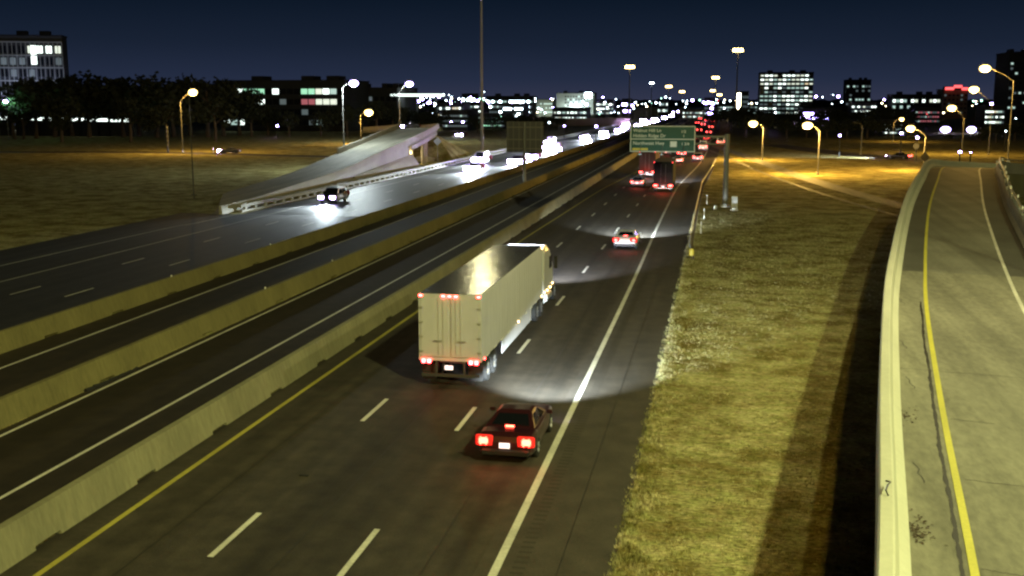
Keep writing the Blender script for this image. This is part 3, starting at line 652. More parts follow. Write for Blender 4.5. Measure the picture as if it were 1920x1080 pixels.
def car(kind, paint, x, y, label, facing=1, lights='tail', group=None, beam=0, near=False, detail=True, tail='e_tail', hs=1.0, glow=0, rz=None, z=0):
    s = SPEC[kind]; L, Wd = s['L'], s['W']; hw = Wd/2; hl = L/2
    t = thing({'sedan': 'car', 'suv': 'suv', 'pickup': 'pickup_truck', 'van': 'van'}[kind], label, {'sedan': 'car', 'suv': 'car', 'pickup': 'pickup', 'van': 'van'}[kind], (x, y, z), (0 if facing > 0 else math.pi) if rz is None else rz, group)
    def P(name, key, fn, m):
        k = (kind, key, m)
        if k not in cache: cache[k] = fn().mesh(name, m)
        return inst(name, cache[k], t)
    def body():
        b = MB(); b.smooth = False; c0, c1 = s['cab']; zb = s['zb']; hd0, hd1 = s['hood']; tk = s['trunk']; bl = s['belt']
        st = [(-hl, tk-.28, .80, .22), (-hl+.05, tk-.10, .90, .06), (-hl+.28, tk, .97, 0), (c0-.02, tk, 1, 0), (c0+.3, bl, 1, 0), (0, bl, 1, 0), (c1-.2, bl, 1, 0), (c1+.1, hd1, .99, 0), ((c1+hl)/2, (hd0+hd1)/2+.03, .97, 0), (hl-.25, hd0, .93, .02), (hl-.06, hd0-.10, .86, .08), (hl, hd0-.26, .76, .16)]
        st.sort(key=lambda q: q[0]); rings = []
        for yy, zt, wf, up in st:
            w = hw*wf; z0 = zb+up*.6; zm = z0+(zt-z0)*.5
            half = [(w*.86, z0), (w*.98, z0+.10), (w, zm), (w*.975, zt-.10), (w*.93, zt-.03), (w*.80, zt)]
            ring = [(a, yy, c) for a, c in half]+[(w*.4, yy, zt+.018), (-w*.4, yy, zt+.018)]+[(-a, yy, c) for a, c in reversed(half)]; rings.append(ring)
        b.loft(rings); return b
    P('body', 'body', body, 'paint_'+paint)
    c0, c1 = s['cab']; r0, r1 = s['rcab']; bz = s['belt']-.03; rz_ = s['roof']; wb_ = hw*.90; wr = hw*(.64 if kind == 'sedan' else .78)
    tk = s['trunk']-.03 if kind == 'sedan' else bz
    # greenhouse: pillars and roof as painted shell, panes proud of it
    b4 = [(-wb_, c0, tk), (wb_, c0, tk), (wb_, c1, s['hood'][1]-.03), (-wb_, c1, s['hood'][1]-.03)]
    r4 = [(-wr, r0, rz_-.05), (wr, r0, rz_-.05), (wr, r1, rz_-.04), (-wr, r1, rz_-.04)]
    def cabin():
        b = MB(); b.add(b4+r4+[(-wr*.8, r0+.15, rz_+.01), (wr*.8, r0+.15, rz_+.01), (wr*.8, r1-.15, rz_+.01), (-wr*.8, r1-.15, rz_+.01)],
            [(0, 1, 5, 4), (1, 2, 6, 5), (2, 3, 7, 6), (3, 0, 4, 7), (4, 5, 9, 8), (5, 6, 10, 9), (6, 7, 11, 10), (7, 4, 8, 11), (8, 9, 10, 11), (3, 2, 1, 0)]); return b
    P('roof', 'cabin', cabin, 'paint_'+paint)
    def pane(i0, i1, u0, u1, v0, v1, d):
        A, B, D, E_ = Vector(b4[i0]), Vector(b4[i1]), Vector(r4[i1]), Vector(r4[i0])
        def q(u, v): return (A.lerp(B, u)).lerp(E_.lerp(D, u), v)
        nrm = (B-A).cross(E_-A).normalized()*d; pts = [q(u0, v0), q(u1, v0), q(u1, v1), q(u0, v1)]
        b = MB(); b.loft([[p_+nrm*.2 for p_ in pts], [p_+nrm for p_ in pts]]); return b
    if detail:
        P('rear_window', 'rw', lambda: pane(0, 1, .10, .90, .18, .90, .012), 'glass'); P('windshield', 'ws', lambda: pane(2, 3, .07, .93, .12, .93, .012), 'glass')
        for nm_, (a, b) in (('R', (1, 2)), ('L', (3, 0))):
            P('side_window', 'sw1'+nm_, lambda a=a, b=b: pane(a, b, .10, .47, .14, .86, .010), 'glass'); P('side_window', 'sw2'+nm_, lambda a=a, b=b: pane(a, b, .51, .88, .14, .86, .010), 'glass')
        for sx_ in (-1, 1):
            for yy in (-s['wb'], s['wb']): wheel_parts(t, sx_*(hw-.10), yy, s['r'], .22)
            P('mirror', 'mir%d' % sx_, lambda sx_=sx_: MB().cbox(sx_*(hw+.08), c1-.45, bz+.10, .2, .12, .14, ch=.03), 'paint_'+paint)
        P('bumper', 'rb', lambda: MB().cbox(0, -hl+.02, s['zb']+.16, Wd*.86, .18, .22, ch=.05), 'black'); P('bumper', 'fb', lambda: MB().cbox(0, hl-.03, s['zb']+.12, Wd*.8, .16, .2, ch=.05), 'black')
        P('number_plate', 'np', lambda: MB().cbox(0, -hl-.012-(.07), s['zb']+.42 if kind != 'pickup' else s['zb']+.3, .34, .02, .17), 'plate_glow')
    zt = s['trunk']-.22 if kind in ('sedan', 'pickup') else s['belt']-.12
    tl = tail if lights in ('tail',) else 'paint_red'
    if lights != 'head' or detail:
        for sx_ in (-1, 1): P('taillight', 'tl%d%s' % (sx_, hs), lambda sx_=sx_: MB().cbox(sx_*hw*.76, -hl-.01+(.0), zt, .34*hs if not near else .30*hs, .14, (.20 if not near else .22)*hs, ch=.06 if not near else .085), tl)
        if near:
            for sx_ in (-1, 1): P('taillight_halo', 'th%d' % sx_, lambda sx_=sx_: MB().cbox(sx_*hw*.74, -hl+.035, zt, .34*hs+.16, .12, .20*hs+.12, ch=.04), 'e_tail_halo' if lights == 'tail' else 'paint_red')  # glowing box behind each tail light stands in for its red halo
        if near: P('brake_light', 'bl', lambda: MB().cbox(0, c0+.02 if kind != 'suv' else -hl+.38, s['roof']-.16 if kind == 'suv' else s['trunk']+.03, .28, .06, .06), tail)
    if lights == 'head' or detail:
        em = 'e_head_near' if near else 'e_head'
        for sx_ in (-1, 1): P('headlight', 'hl%d%s%s' % (sx_, hs, lights), lambda sx_=sx_: MB().cbox(sx_*hw*(.72 if lights == 'head' else .60), hl-(.03 if lights == 'head' else .05), s['hood'][0]-.14, .30*hs if lights == 'head' else .26, .16, .17*hs if lights == 'head' else .13, ch=.03), em)
    if beam: light('SPOT', t, (0, hl+.15, .66), beam*1.9, (.78, .90, .94), .10, (R(90-5.4), 0, 0), R(18), 1.0).scale = (5, 1, 1)     # low beam: wide, flat, cut off at the horizon
    if lights == 'head' and 110 < y < 300 and facing < 0: light('SPOT', t, (0, hl+.15, .75), 7000, (.74, .92, 1), .12, (R(90), 0, 0), R(100), .8)
    if glow: light('POINT', t, (0, -hl-.5, .7), glow, (1, .05, .02), .15)
    return t
OG, IG = 'outbound vehicles showing tail lights', 'oncoming vehicles with headlights on'
car('sedan', 'redlit_dark', -6.42, 34.9, 'dark car with glaring red tail lights nearest to the camera', near=True, tail='e_brake', beam=26000, glow=7, hs=1.2, group=OG)
car('sedan', 'white', -7.0, 86.5, 'white sedan with red tail lights lighting the road ahead by the guardrail', near=True, beam=40000, glow=10, group=OG)
car('sedan', 'silver', -10.7, 149, 'silver car with red tail lights left of the dark box lorry', beam=2000, glow=30, group=OG)
car('sedan', 'red', -11.0, 181, 'reddish car half hidden behind the dark box lorry', beam=1500, group=OG)
far_out = [(-7.4, 207, 'white', 'sedan', 'pale car directly ahead of the dark box lorry'), (-3.9, 214, 'silver', 'suv', 'silver car just above the white edge line bend'), (-7.6, 234, 'red', 'sedan', 'red-lit car under the lower edge of the green sign'), (-11.2, 240, 'grey', 'suv', 'grey car in the left lane under the green sign'),
  (-3.6, 262, 'white', 'van', 'white van on the exit lane right of the green sign'), (-7.4, 285, 'black', 'sedan', 'dark car right of the green sign corner'), (.5, 292, 'white', 'van', 'pale van just left of the sign post top'), (-11, 300, 'grey', 'sedan', 'car behind the right end of the green sign'),
  (-3.6, 330, 'red', 'suv', 'red car in the queue above the exit bend'), (-7.4, 345, 'white', 'sedan', 'white car in the tail light queue'), (-11.1, 372, 'silver', 'suv', 'silver car farther up the tail light queue'), (-3.6, 398, 'grey', 'sedan', 'grey car in the right lane of the queue'),
  (-7.4, 420, 'black', 'suv', 'black car midway along the tail light queue'), (-11.1, 455, 'red', 'sedan', 'red car midway along the queue in the left lane'), (-3.6, 480, 'silver', 'sedan', 'silver car near the head of the visible queue'), (-7.4, 520, 'white', 'van', 'white van near the end of the visible queue'),
  (-11.1, 570, 'grey', 'sedan', 'grey car small in the distance left lane'), (-7.4, 640, 'black', 'sedan', 'black car small in the distance middle lane'), (-3.6, 600, 'red', 'suv', 'red car small in the distance right lane'), (-7.4, 760, 'silver', 'sedan', 'farthest car showing red tail lights'), (-12, 700, 'white', 'suv', 'second farthest car showing tail lights')]
for i, (x, y, pc, k, lab) in enumerate(far_out): car(k, pc, x, y, lab, group=OG, beam=900 if y < 300 else 0, detail=y < 300, hs=1.0+y/1500, glow=30 if y < 350 else 0)
car('suv', 'black', -43.5, 118.5, 'dark oncoming car with two round headlights below the ramp wall', -1, 'head', IG, beam=14000, near=True, hs=1.9)
far_in = [(-39.9, 176, 'white', 'sedan', 'nearest of the glaring pair left of the sign back'), (-43.4, 198, 'white', 'van', 'white van behind the glaring car left of the sign back'), (-36.3, 196, 'grey', 'suv', 'right-hand car of the glaring group left of the sign back'),
  (-36.3, 213, 'silver', 'suv', 'warm white headlights just right of the sign post'), (-36.3, 246, 'white', 'van', 'broad white glare right of the sign post'), (-39.9, 256, 'white', 'suv', 'left car of the broad glare right of the sign post'), (-43.5, 284, 'white', 'van', 'pale van on the outer lane above the broad glare'),
  (-36.3, 305, 'silver', 'sedan', 'lower car of the bright string below the far rail'), (-39.9, 330, 'white', 'suv', 'second car of the bright string below the far rail'), (-36.3, 352, 'grey', 'sedan', 'third car of the bright string below the far rail'), (-39.9, 385, 'white', 'sedan', 'fourth car of the bright string below the far rail'), (-36.3, 405, 'silver', 'van', 'last car of the bright string below the far rail'),
  (-39.9, 470, 'white', 'suv', 'headlights just above the left corner of the green sign'), (-36.3, 500, 'grey', 'sedan', 'headlights above the left part of the green sign'), (-43.5, 520, 'silver', 'sedan', 'outer lane headlights above the green sign left part'), (-36.3, 560, 'white', 'suv', 'headlights above the green sign centre, lower row'),
  (-39.9, 590, 'white', 'van', 'bright headlights over the middle of the green sign'), (-36.3, 630, 'grey', 'sedan', 'headlights over the right half of the green sign'), (-33.9, 600, 'silver', 'suv', 'inner lane headlights over the green sign'), (-39.9, 690, 'white', 'sedan', 'small headlights over the top of the queue'), (-36.3, 740, 'grey', 'sedan', 'second farthest oncoming headlights'), (-43.5, 640, 'grey', 'suv', 'outer lane headlights at the top of the queue'), (-36.3, 850, 'white', 'sedan', 'farthest small pair of oncoming headlights')]
for i, (x, y, pc, k, lab) in enumerate(far_in): car(k, pc, x, y, lab, -1, 'head', IG, beam=34000 if y < 420 else 8000, detail=y < 220, hs=3.0+y/220)
car('sedan', 'grey', -107.5, 226.8, 'car driving left along the frontage road in the field, headlights glaring', rz=R(94), lights='head', beam=2600, hs=2.4)
car('sedan', 'grey', -69.5, 240, 'car coming over the top of the left ramp behind its barrier', rz=R(140), lights='head', hs=2.6, beam=1800, z=5.3)
car('sedan', 'grey', -84, 352, 'car with bright headlights right of the ramp bridge', rz=R(175), lights='head', hs=3.0, beam=2500)
car('sedan', 'silver', -172, 408, 'bright headlights by the dark office building in the left background', rz=R(190), lights='head', hs=3.2, beam=2500)
car('sedan', 'black', 35.8, 230, 'car with red tail lights on the side street left of the ramp crest', rz=R(60), beam=45000, hs=1.3)

# ---- white semi trailer
ty = 41.4; tx = -10.42
tk = thing('semi_truck', 'white semi-trailer lorry seen from behind in the middle of the highway', 'lorry', (tx, ty, 0))
TL, TW, ZB, ZT = 15.2, 2.59, 1.12, 3.86
bx = MB().cbox(0, TL/2, (ZB+ZT)/2, TW, TL-.02, ZT-ZB, ch=.03).build('trailer_box', 'trailer_white', tk)
rib = MB()
for k in range(24):
    y = .6+k*.61
    for s_ in (1, ): rib.box(s_*TW/2, s_*(TW/2+.005), y, y+.02, ZB+.12, ZT-.12)
rib.build('side_rib', 'trailer_white', bx)
MB().cbox(0, TL/2, ZT+.012, TW-.08, TL-.1, .02).build('roof', 'trailer_roof', tk)
for s_ in (-1, 1):
    d = MB().cbox(s_*.63, -.03, (ZB+ZT)/2-.0, 1.17, .05, ZT-ZB-.32, ch=.015).build('door', 'trailer_white', tk)
    for dx in (.26, .46): MB().tube([(s_*dx, -.09, ZB+.16), (s_*dx, -.09, ZT-.2)], .014, 6).build('lock_rod', 'trailer_white', d)
    hg = MB()
    for z in (1.5, 2.1, 2.7, 3.3, 3.75): hg.cbox(s_*1.2, -.07, z, .16, .04, .06)
    hg.build('hinge', 'steel', d)
    MB().cbox(s_*.5, -.10, 1.95, .34, .03, .05).build('handle', 'steel', d)
fr_ = MB(); fr_.box(-TW/2, TW/2, -.05, 0, ZT-.16, ZT); fr_.box(-TW/2, TW/2, -.05, 0, ZB, ZB+.14); fr_.box(-TW/2, -TW/2+.07, -.05, 0, ZB+.14, ZT-.16); fr_.box(TW/2-.07, TW/2, -.05, 0, ZB+.14, ZT-.16); fr_.build('rear_frame', 'trailer_white', tk)
for x in (-1.2, -.26, 0, .26, 1.2): MB().cbox(x, -.08, ZT-.07, .15, .05, .09, ch=.02).build('marker_light', 'e_marker', tk)
for s_ in (-1, 1):
    for dx in (0, .23): MB().cbox(s_*(1.10-dx), -.09, ZB-.02, .17, .05, .17, ch=.03).build('taillight', 'e_marker', tk)
ub = MB(); ub.box(-1.2, 1.2, -.08, .02, .46, .58); ub.box(-.62, -.54, -.04, .04, .58, ZB); ub.box(.54, .62, -.04, .04, .58, ZB); ub.build('underride_guard', 'dark_steel', tk)
for s_ in (-1, 1): MB().cbox(s_*.98, .35, .55, .6, .015, .62).build('mud_flap', 'rubber', tk)
MB().box(-.5, .5, .3, TL-1.5, .95, ZB-.01).build('chassis', 'dark_steel', tk)
MB().cbox(-.05, -.075, .85, .34, .02, .17).build('number_plate', 'plate_glow', tk)
def wheel_pair(y, x=1.0, r=.5):
    for s_ in (-1, 1):
        wheel_parts(tk, s_*(x+.12), y, r, .27); wheel_parts(tk, s_*(x-.2), y, r, .27)
for y in (1.5, 2.8, 14.0, 15.35): wheel_pair(y)
for s_ in (-1, 1):
    MB().box(s_*1.2, s_*1.23, 4.6, 12.2, .42, ZB-.03).build('side_skirt', 'trailer_white', tk)
    MB().cbox(s_*.9, 13.3, .55, .12, .12, 1.05, ch=.02).build('landing_leg', 'dark_steel', tk)
    for y, m_ in ((8.1, 'e_amber'), (15.0, 'e_amber'), (.5, 'e_tail')): MB().cbox(s_*(TW/2+.03), y, ZB+.04, .03, .16, .07).build('marker_light', m_, tk)
    MB().cbox(s_*(TW/2+.01), 15.1, ZT-.1, .06, .1, .1).build('marker_light', 'e_amber', tk)
rt = MB()
for s_ in (-1, 1):
    for k in range(10): rt.box(s_*TW/2, s_*(TW/2+.008), 1.0+k*1.5, 1.6+k*1.5, ZB+.01, ZB+.055)
rt.build('reflective_tape', 'white_plastic', tk)
# tractor
cb_ = MB(); cb_.loft([[(-1.2, y, a), (-1.25, y, a+.3), (-1.25, y, b-.3), (-1.05, y, b), (1.05, y, b), (1.25, y, b-.3), (1.25, y, a+.3), (1.2, y, a)] for y, a, b in ((16.2, .95, 3.6), (16.7, .95, 3.65), (18.1, .95, 3.55), (18.8, .95, 3.1), (19.4, .95, 2.5))])
cbo = cb_.build('cab', 'paint_white', tk)
hd = MB(); hd.loft([[(-w, y, .7), (-w, y, b-.2), (-w+.2, y, b), (w-.2, y, b), (w, y, b-.2), (w, y, .7)] for y, b, w in ((19.2, 2.1, 1.0), (20.3, 2.0, .98), (21.3, 1.75, .9), (21.5, 1.4, .85))]); hd.build('hood', 'paint_white', tk)
MB().box(-.45, .45, 13.7, 21.3, .65, .95).build('frame', 'dark_steel', tk)
for s_ in (-1, 1):
    wheel_parts(tk, s_*1.05, 20.5, .5, .3)
    MB().tube([(s_*1.1, 15.95, .9), (s_*1.1, 15.95, 3.75)], .07, 8).build('exhaust_pipe', 'steel', tk)
    MB().cbox(s_*1.48, 19.0, 2.45, .2, .12, .7, ch=.03).build('mirror', 'black', tk)
    MB().tube([(s_*1.0, 17.1, .7), (s_*1.0, 18.7, .7)], .32, 14).build('fuel_tank', 'steel', tk)
    MB().cbox(s_*1.258, 18.5, 2.55, .02, .9, .7, ch=.008).build('side_window', 'glass', cbo)
    MB().cbox(s_*.75, 21.45, 1.0, .3, .1, .2, ch=.03).build('headlight', 'e_head_near', tk)
    for y, z in ((16.3, 1.15), (17.3, 1.1), (18.4, 1.1), (19.2, 1.2)): MB().cbox(s_*1.275, y, z, .03, .2, .08).build('marker_light', 'e_amber', tk)
light('SPOT', tk, (0, 21.8, .95), 60000, (.8, .86, 1), .12, (R(84), 0, 0), R(14), 1).scale = (5, 1, 1)
light('POINT', tk, (0, -.45, 1.0), 6, (1, .08, .03), .12)

# ---- dark box lorry and the reddish trailer ahead of it
def box_lorry(x, y, paint, label, L=9, Z=3.9, col='b_dark', big=True):
    t = thing('box_truck', label, 'lorry', (x, y, 0), 0, 'lorries with boxy bodies farther up the road')
    b = MB().cbox(0, L/2, (1.05+Z)/2, 2.5, L, Z-1.05, ch=.04).build('box_body', col, t)
    for s_ in (-1, 1):
        d = MB().cbox(s_*.6, -.02, (1.05+Z)/2, 1.12, .04, Z-1.5, ch=.01).build('door', col, t); MB().tube([(s_*.3, -.06, 1.3), (s_*.3, -.06, Z-.3)], .02, 5).build('lock_rod', 'steel', d)
        MB().cbox(s_*.95, -.06, .88, .5, .06, .2, ch=.02).build('taillight', 'e_tail', t); MB().cbox(s_*1.15, -.04, Z-.07, .1, .04, .06).build('marker_light', 'e_tail_dim', t)
        MB().cbox(s_*.98, .3, .5, .5, .02, .5).build('mud_flap', 'rubber', t)
        for yy in (1.6, 2.8): wheel_parts(t, s_*1.02, yy, .5, .3)
        wheel_parts(t, s_*1.0, L+1.4, .5, .3); MB().cbox(s_*.8, L+2.45, .95, .3, .1, .2, ch=.02).build('headlight', 'e_head_near', t)
    MB().cbox(0, -.07, .72, .32, .02, .16).build('number_plate', 'plate_glow', t); MB().cbox(0, -.02, .55, 2.3, .1, .12, ch=.02).build('bumper', 'steel', t)
    MB().box(-.45, .45, .2, L+1.8, .7, 1.0).build('chassis', 'dark_steel', t)
    MB().loft([[(-1.15, q, .75), (-1.15, q, h), (1.15, q, h), (1.15, q, .75)] for q, h in ((L+.25, 2.9), (L+1.7, 2.85), (L+2.1, 1.9), (L+2.4, 1.7))]).build('cab', 'paint_'+paint, t)
    light('SPOT', t, (0, L+2.7, .95), 50000, (.8, .86, 1), .12, (R(84), 0, 0), R(14), 1).scale = (5, 1, 1); light('POINT', t, (0, -.8, .9), 60, (1, .05, .02), .15)
box_lorry(-6.85, 139.5, 'black', 'dark boxy lorry with red tail lights below the green sign')
box_lorry(-10.6, 166, 'red', 'reddish trailer ahead of the silver car left of the dark lorry', 12, 4.0, 'dull_red')

# ------------------------------------------------------------ buildings
def flood(t, w, h, e, col=(.85, 1, .85), n=2):
    for k in range(n): light('POINT', t, (-w/2+w*(k+.5)/n, -9, h*.25), e/n, col, .5)
def building(x0, y0, x1, y1, Y, depth, m, label, cat='building', name='building', roofh=.0, rows=0, cols=0, lit=None, ww=.7, wh=.5, ztop_margin=.12, zbot=.12, seed=1, rz=0):
    """pixel box of the facade in the photograph, stood at distance Y with real size and depth"""
    a = atY(x0, y1, Y); b = atY(x1, y0, Y); w = b.x-a.x; h = b.z
    t = thing(name, label, cat, ((a.x+b.x)/2, Y, 0), rz)
    MB().box(-w/2, w/2, 0, depth, 0, h).build('wall', m, t)
    MB().box(-w/2-.3, w/2+.3, -.3, depth+.3, h+.002, h+.5+roofh).build('roof', 'b_dark', t)
    if h > 14 and w > 14:
        for fx_ in (-.3, .12, .33): MB().cbox(w*fx_, depth*.5, h+1.4, w*.10, depth*.3, 1.8, ch=.2).build('roof_unit', 'b_dark', t)
    if rows:
        cw = w/cols; rh = h*(1-ztop_margin-zbot)/rows; rg = random.Random(seed); ms = {}
        for r in range(rows):
            for c in range(cols):
                mm = lit(r, c, rg)
                if mm is None: continue
                q_ = rg.random()
                if mm == 'w_white' and q_ < .42: mm = 'w_soft' if q_ < .26 else 'w_warm' if q_ < .34 else 'w_pale'
                if mm not in ms: ms[mm] = MB().box(-cw*ww/2, cw*ww/2, -.12, .05, -rh*wh/2, rh*wh/2).mesh('window', mm)
                inst('window', ms[mm], t, (-w/2+(c+.5)*cw, 0, h*(1-ztop_margin)-(r+.5)*rh))
    return t, w, h
# office block with rows of lit windows, right of the distant mast
pat = ["WWWW.WWWWWW.", "WWWPWWPWWWWW", "WWWPWWWWWPWW", ".W.PWDPPPPW.", ".PDD.D.DPD.W", "PPPWWWWWPWWW", "PPPWWWWWPWWW", "DD.DPDWPW...", "WWPWDDPPDD..", ".DPDPDWPWP.."]
MP = {'W': 'w_white', 'P': 'w_pale', 'D': 'w_dim', '.': 'w_dark'}
building(1423, 136, 1526, 208, 900, 40, 'b_dark', 'dark office block with long rows of lit windows right of the tallest distant mast', rows=10, cols=12, lit=lambda r, c, g: MP[pat[r][c]], ww=.74, wh=.36, ztop_margin=.02, zbot=.03)
# left edge office with vertical fins
t, w, h = building(-60, 66, 100, 236, 400, 10, 'b_grey', 'tall pale office with vertical fins at the left edge above the trees', rows=7, cols=12, lit=lambda r, c, g: 'w_white' if (r == 0 and c > 7) else ('w_dim' if g.random() < .35 and r < 3 else 'w_dark'), ww=.62, wh=.62, ztop_margin=.08, zbot=.05, rz=R(22))
for k in range(25):
    MB().box(-w/2+k*w/24-.12, -w/2+k*w/24+.12, -.5, -.14, 0, h*.93).build('fin', 'b_pale', t)
for z in (.93, .79, .66, .52): MB().box(-w/2, w/2, -.6, -.15, h*z, h*z+.5).build('ledge', 'b_pale', t)
MB().box(w*.21, w*.26, -.4, -.13, h*.70, h*.90).build('lit_stairwell', 'w_white', t)
for k in range(3): light('POINT', t, (w*(-.05+.22*k), -11, h*.35), 2400, (.55, .62, 1), .5)
# dark office behind the oncoming road
def litL(r, c, g):
    if r == 0: return {2: 'w_white', 3: 'w_green', 4: 'w_green', 5: 'w_green', 7: 'w_white', 11: 'w_green', 12: 'w_green', 13: 'w_white', 14: 'w_white', 15: 'w_pale'}.get(c, 'w_dark')
    if r == 1: return {4: 'w_dim', 5: 'w_white', 11: 'w_red', 12: 'w_red', 13: 'w_white', 14: 'w_white', 15: 'w_white', 8: 'w_dim'}.get(c, 'w_dark')
    if r == 3: return {0: 'w_white', 1: 'w_white', 2: 'w_white', 12: 'w_dim', 13: 'w_pale'}.get(c, 'w_dark')
    return 'w_dim' if g.random() < .08 else 'w_dark'
building(420, 152, 645, 238, 400, 30, 'b_dark', 'dark four storey office with green and pink lit windows in the left background', rows=4, cols=17, lit=litL, ww=.86, wh=.52, ztop_margin=.10, zbot=.08)
building(645, 166, 745, 232, 430, 30, 'b_dark', 'low dark block with few lights left of the ramp top', rows=3, cols=9, lit=lambda r, c, g: 'w_dim' if g.random() < .1 else 'w_dark', ww=.6, wh=.4)
# hotel
t, w, h = building(1043, 175, 1113, 215, 980, 25, 'b_pale', 'pale floodlit hotel with columns of dark windows on the skyline', 'hotel', rows=5, cols=14, lit=lambda r, c, g: None if c in (0, 1, 2, 11, 12, 13) else ('w_dark' if g.random() < .8 else 'w_pale'), ww=.5, wh=.5, ztop_margin=.08, zbot=.2)
MB().box(w*.36-3, w*.36+3, -.6, -.15, h-4, h+.6).build('lit_sign', 'e_city', t)
MB().box(-w*.1, w*.22, -5, -.2, 0, h*.3).build('lobby', 'e_city', t); flood(t, w, h, 4500)
building(1391, 172, 1404, 205, 850, 20, 'b_grey', 'small plain pale tower beside the tallest distant mast', rows=4, cols=3, lit=lambda r, c, g: 'w_dim')
t, w, h = building(1379, 172, 1390, 200, 700, 2, 'b_dark', 'tall glowing advertising pylon at the foot of the tallest distant mast', 'pylon sign', 'pylon_sign'); MB().box(-w*.4, w*.4, -.5, -.05, h*.35, h*.95).build('lit_panel', 'e_city_warm', t)
building(1884, 98, 1960, 240, 620, 30, 'b_dark', 'dark tower block with a few lit windows at the right edge', 'tower', 'tower_block', rows=11, cols=7, lit=lambda r, c, g: ('w_pale' if g.random() < .18 else 'w_dim' if g.random() < .15 else 'w_dark'), ww=.5, wh=.4)
t, w, h = building(1766, 168, 1816, 222, 800, 25, 'b_brown', 'tan building crowned with a glowing red roof line', rows=5, cols=6, lit=lambda r, c, g: 'w_dim' if g.random() < .2 else 'w_dark', ww=.5, wh=.4)
MB().box(-w*.45, -w*.1, -1.2, -.2, h-.1, h+1.6).build('neon_sign', 'e_city_red', t); MB().box(-w*.1+.05, w*.22, -1.2, -.2, h+1.2, h+3).build('neon_sign', 'e_city_red', t); MB().box(w*.22+.05, w*.47, -1.2, -.2, h-.3, h+1.4).build('neon_sign', 'e_city_red', t)
building(1672, 178, 1764, 212, 760, 25, 'b_dark', 'long low office with a bright top row of windows left of the red roof line', rows=3, cols=13, lit=lambda r, c, g: 'w_white' if r == 0 and g.random() < .75 else 'w_pale' if g.random() < .3 else 'w_dark', ww=.75, wh=.45)
building(1585, 150, 1634, 205, 1000, 25, 'b_dark', 'dark mid-rise with two rows of dim windows right of the lit office block', rows=6, cols=8, lit=lambda r, c, g: 'w_pale' if r in (0, 3) and g.random() < .7 else 'w_dim' if g.random() < .25 else 'w_dark', ww=.7, wh=.4)
building(1596, 192, 1644, 222, 700, 20, 'b_violet', 'low building with violet-white window rows under the mid-rise', rows=3, cols=9, lit=lambda r, c, g: 'w_white' if g.random() < .6 else 'w_dim', ww=.8, wh=.35)
building(1500, 205, 1558, 224, 620, 18, 'b_dark', 'low shop with a broad glaring white front right of the office block', 'shop', 'shop', rows=1, cols=6, lit=lambda r, c, g: 'e_city_violet' if g.random() < .9 else 'w_white', ww=.92, wh=.6)
shops = [(912, 181, 998, 203, 800, 'b_dark', 'e_city', 'long dark warehouse with a row of white lights under its eaves', 10, 1), (820, 193, 868, 210, 640, 'b_violet', 'w_white', 'added lit block for a bright lot left of the very tall mast', 7, 2), (870, 192, 905, 212, 660, 'b_dark', 'w_white', 'added lit block for a bright lot just left of the very tall mast', 5, 3),  # the two blocks left of the mast are added for brightly lit lots
  (944, 195, 980, 218, 560, 'b_grey', 'e_city', 'turquoise-white lit showroom right of the very tall mast', 4, 4), (1006, 187, 1036, 212, 850, 'b_pale', 'w_pale', 'pale floodlit box building left of the hotel', 5, 5), (1036, 203, 1100, 218, 600, 'b_dark', 'w_white', 'row of lit shop windows below the hotel', 12, 6),
  (866, 176, 890, 190, 1100, 'b_dark', 'e_city', 'distant hall with a glowing white roof edge', 3, 7), (1118, 188, 1150, 206, 800, 'b_violet', 'w_white', 'low lit building right of the hotel', 6, 8), (1166, 186, 1182, 202, 850, 'b_dark', 'e_city_violet', 'small violet-lit building at the foot of the left distant mast', 3, 9),
  (1234, 186, 1252, 200, 900, 'b_dark', 'w_white', 'small lit building behind the headlight queue', 4, 10), (1280, 206, 1320, 222, 700, 'b_brown', 'w_white', 'pale lit shop row between headlights and tail lights', 7, 11), (1320, 184, 1338, 210, 760, 'b_violet', 'e_city_violet', 'glowing violet-white tower sign block above the tail lights', 2, 12),
  (830, 208, 876, 238, 420, 'b_dark', 'w_dim', 'dark blue-tinted building right of the ramp bridge', 6, 13), (884, 215, 946, 240, 450, 'b_dark', 'w_green', 'greenish lit building behind the very tall mast', 8, 14), (1716, 203, 1762, 224, 560, 'b_dark', 'w_red', 'shop with red sign behind the pale poles at the right', 6, 15), (1846, 200, 1884, 232, 520, 'b_dark', 'w_white', 'shop with white star-like sign at the right', 5, 16), (1345, 196, 1420, 216, 900, 'b_dark', 'w_pale', 'low building in the dark trees left of the lit office block', 9, 17), (1655, 228, 1700, 246, 380, 'b_dark', 'w_white', 'low lit store left of the orange lamp behind the side street', 6, 18)]
for (x0, y0, x1, y1, Y, m, lm, lab, cols, sd) in shops:
    t, w, h = building(x0, y0, x1, y1, Y, 20, m, lab, 'shop', 'shop', rows=2 if y1-y0 < 18 else 3, cols=int(cols*1.8), seed=sd, ww=.78, wh=.34, lit=lambda r, c, g: (lm if g.random() < .5 else 'w_pale' if g.random() < .4 else 'w_dim'))
    if m == 'b_pale': flood(t, w, h, 2500)
# canopy of a filling station
a = atY(732, 180, 430); b = atY(822, 176, 430)
t = thing('station_canopy', 'long flat white-lit canopy above the ramp top', 'canopy', ((a.x+b.x)/2, 430, 0)); w = b.x-a.x
MB().box(-w/2, w/2, 0, 10, b.z-.9, b.z).build('canopy', 'w_white', t)
for k in (-.4, 0, .4): MB().box(w*k-.25, w*k+.25, 4, 4.5, 0, b.z-.9).build('column', 'b_grey', t)
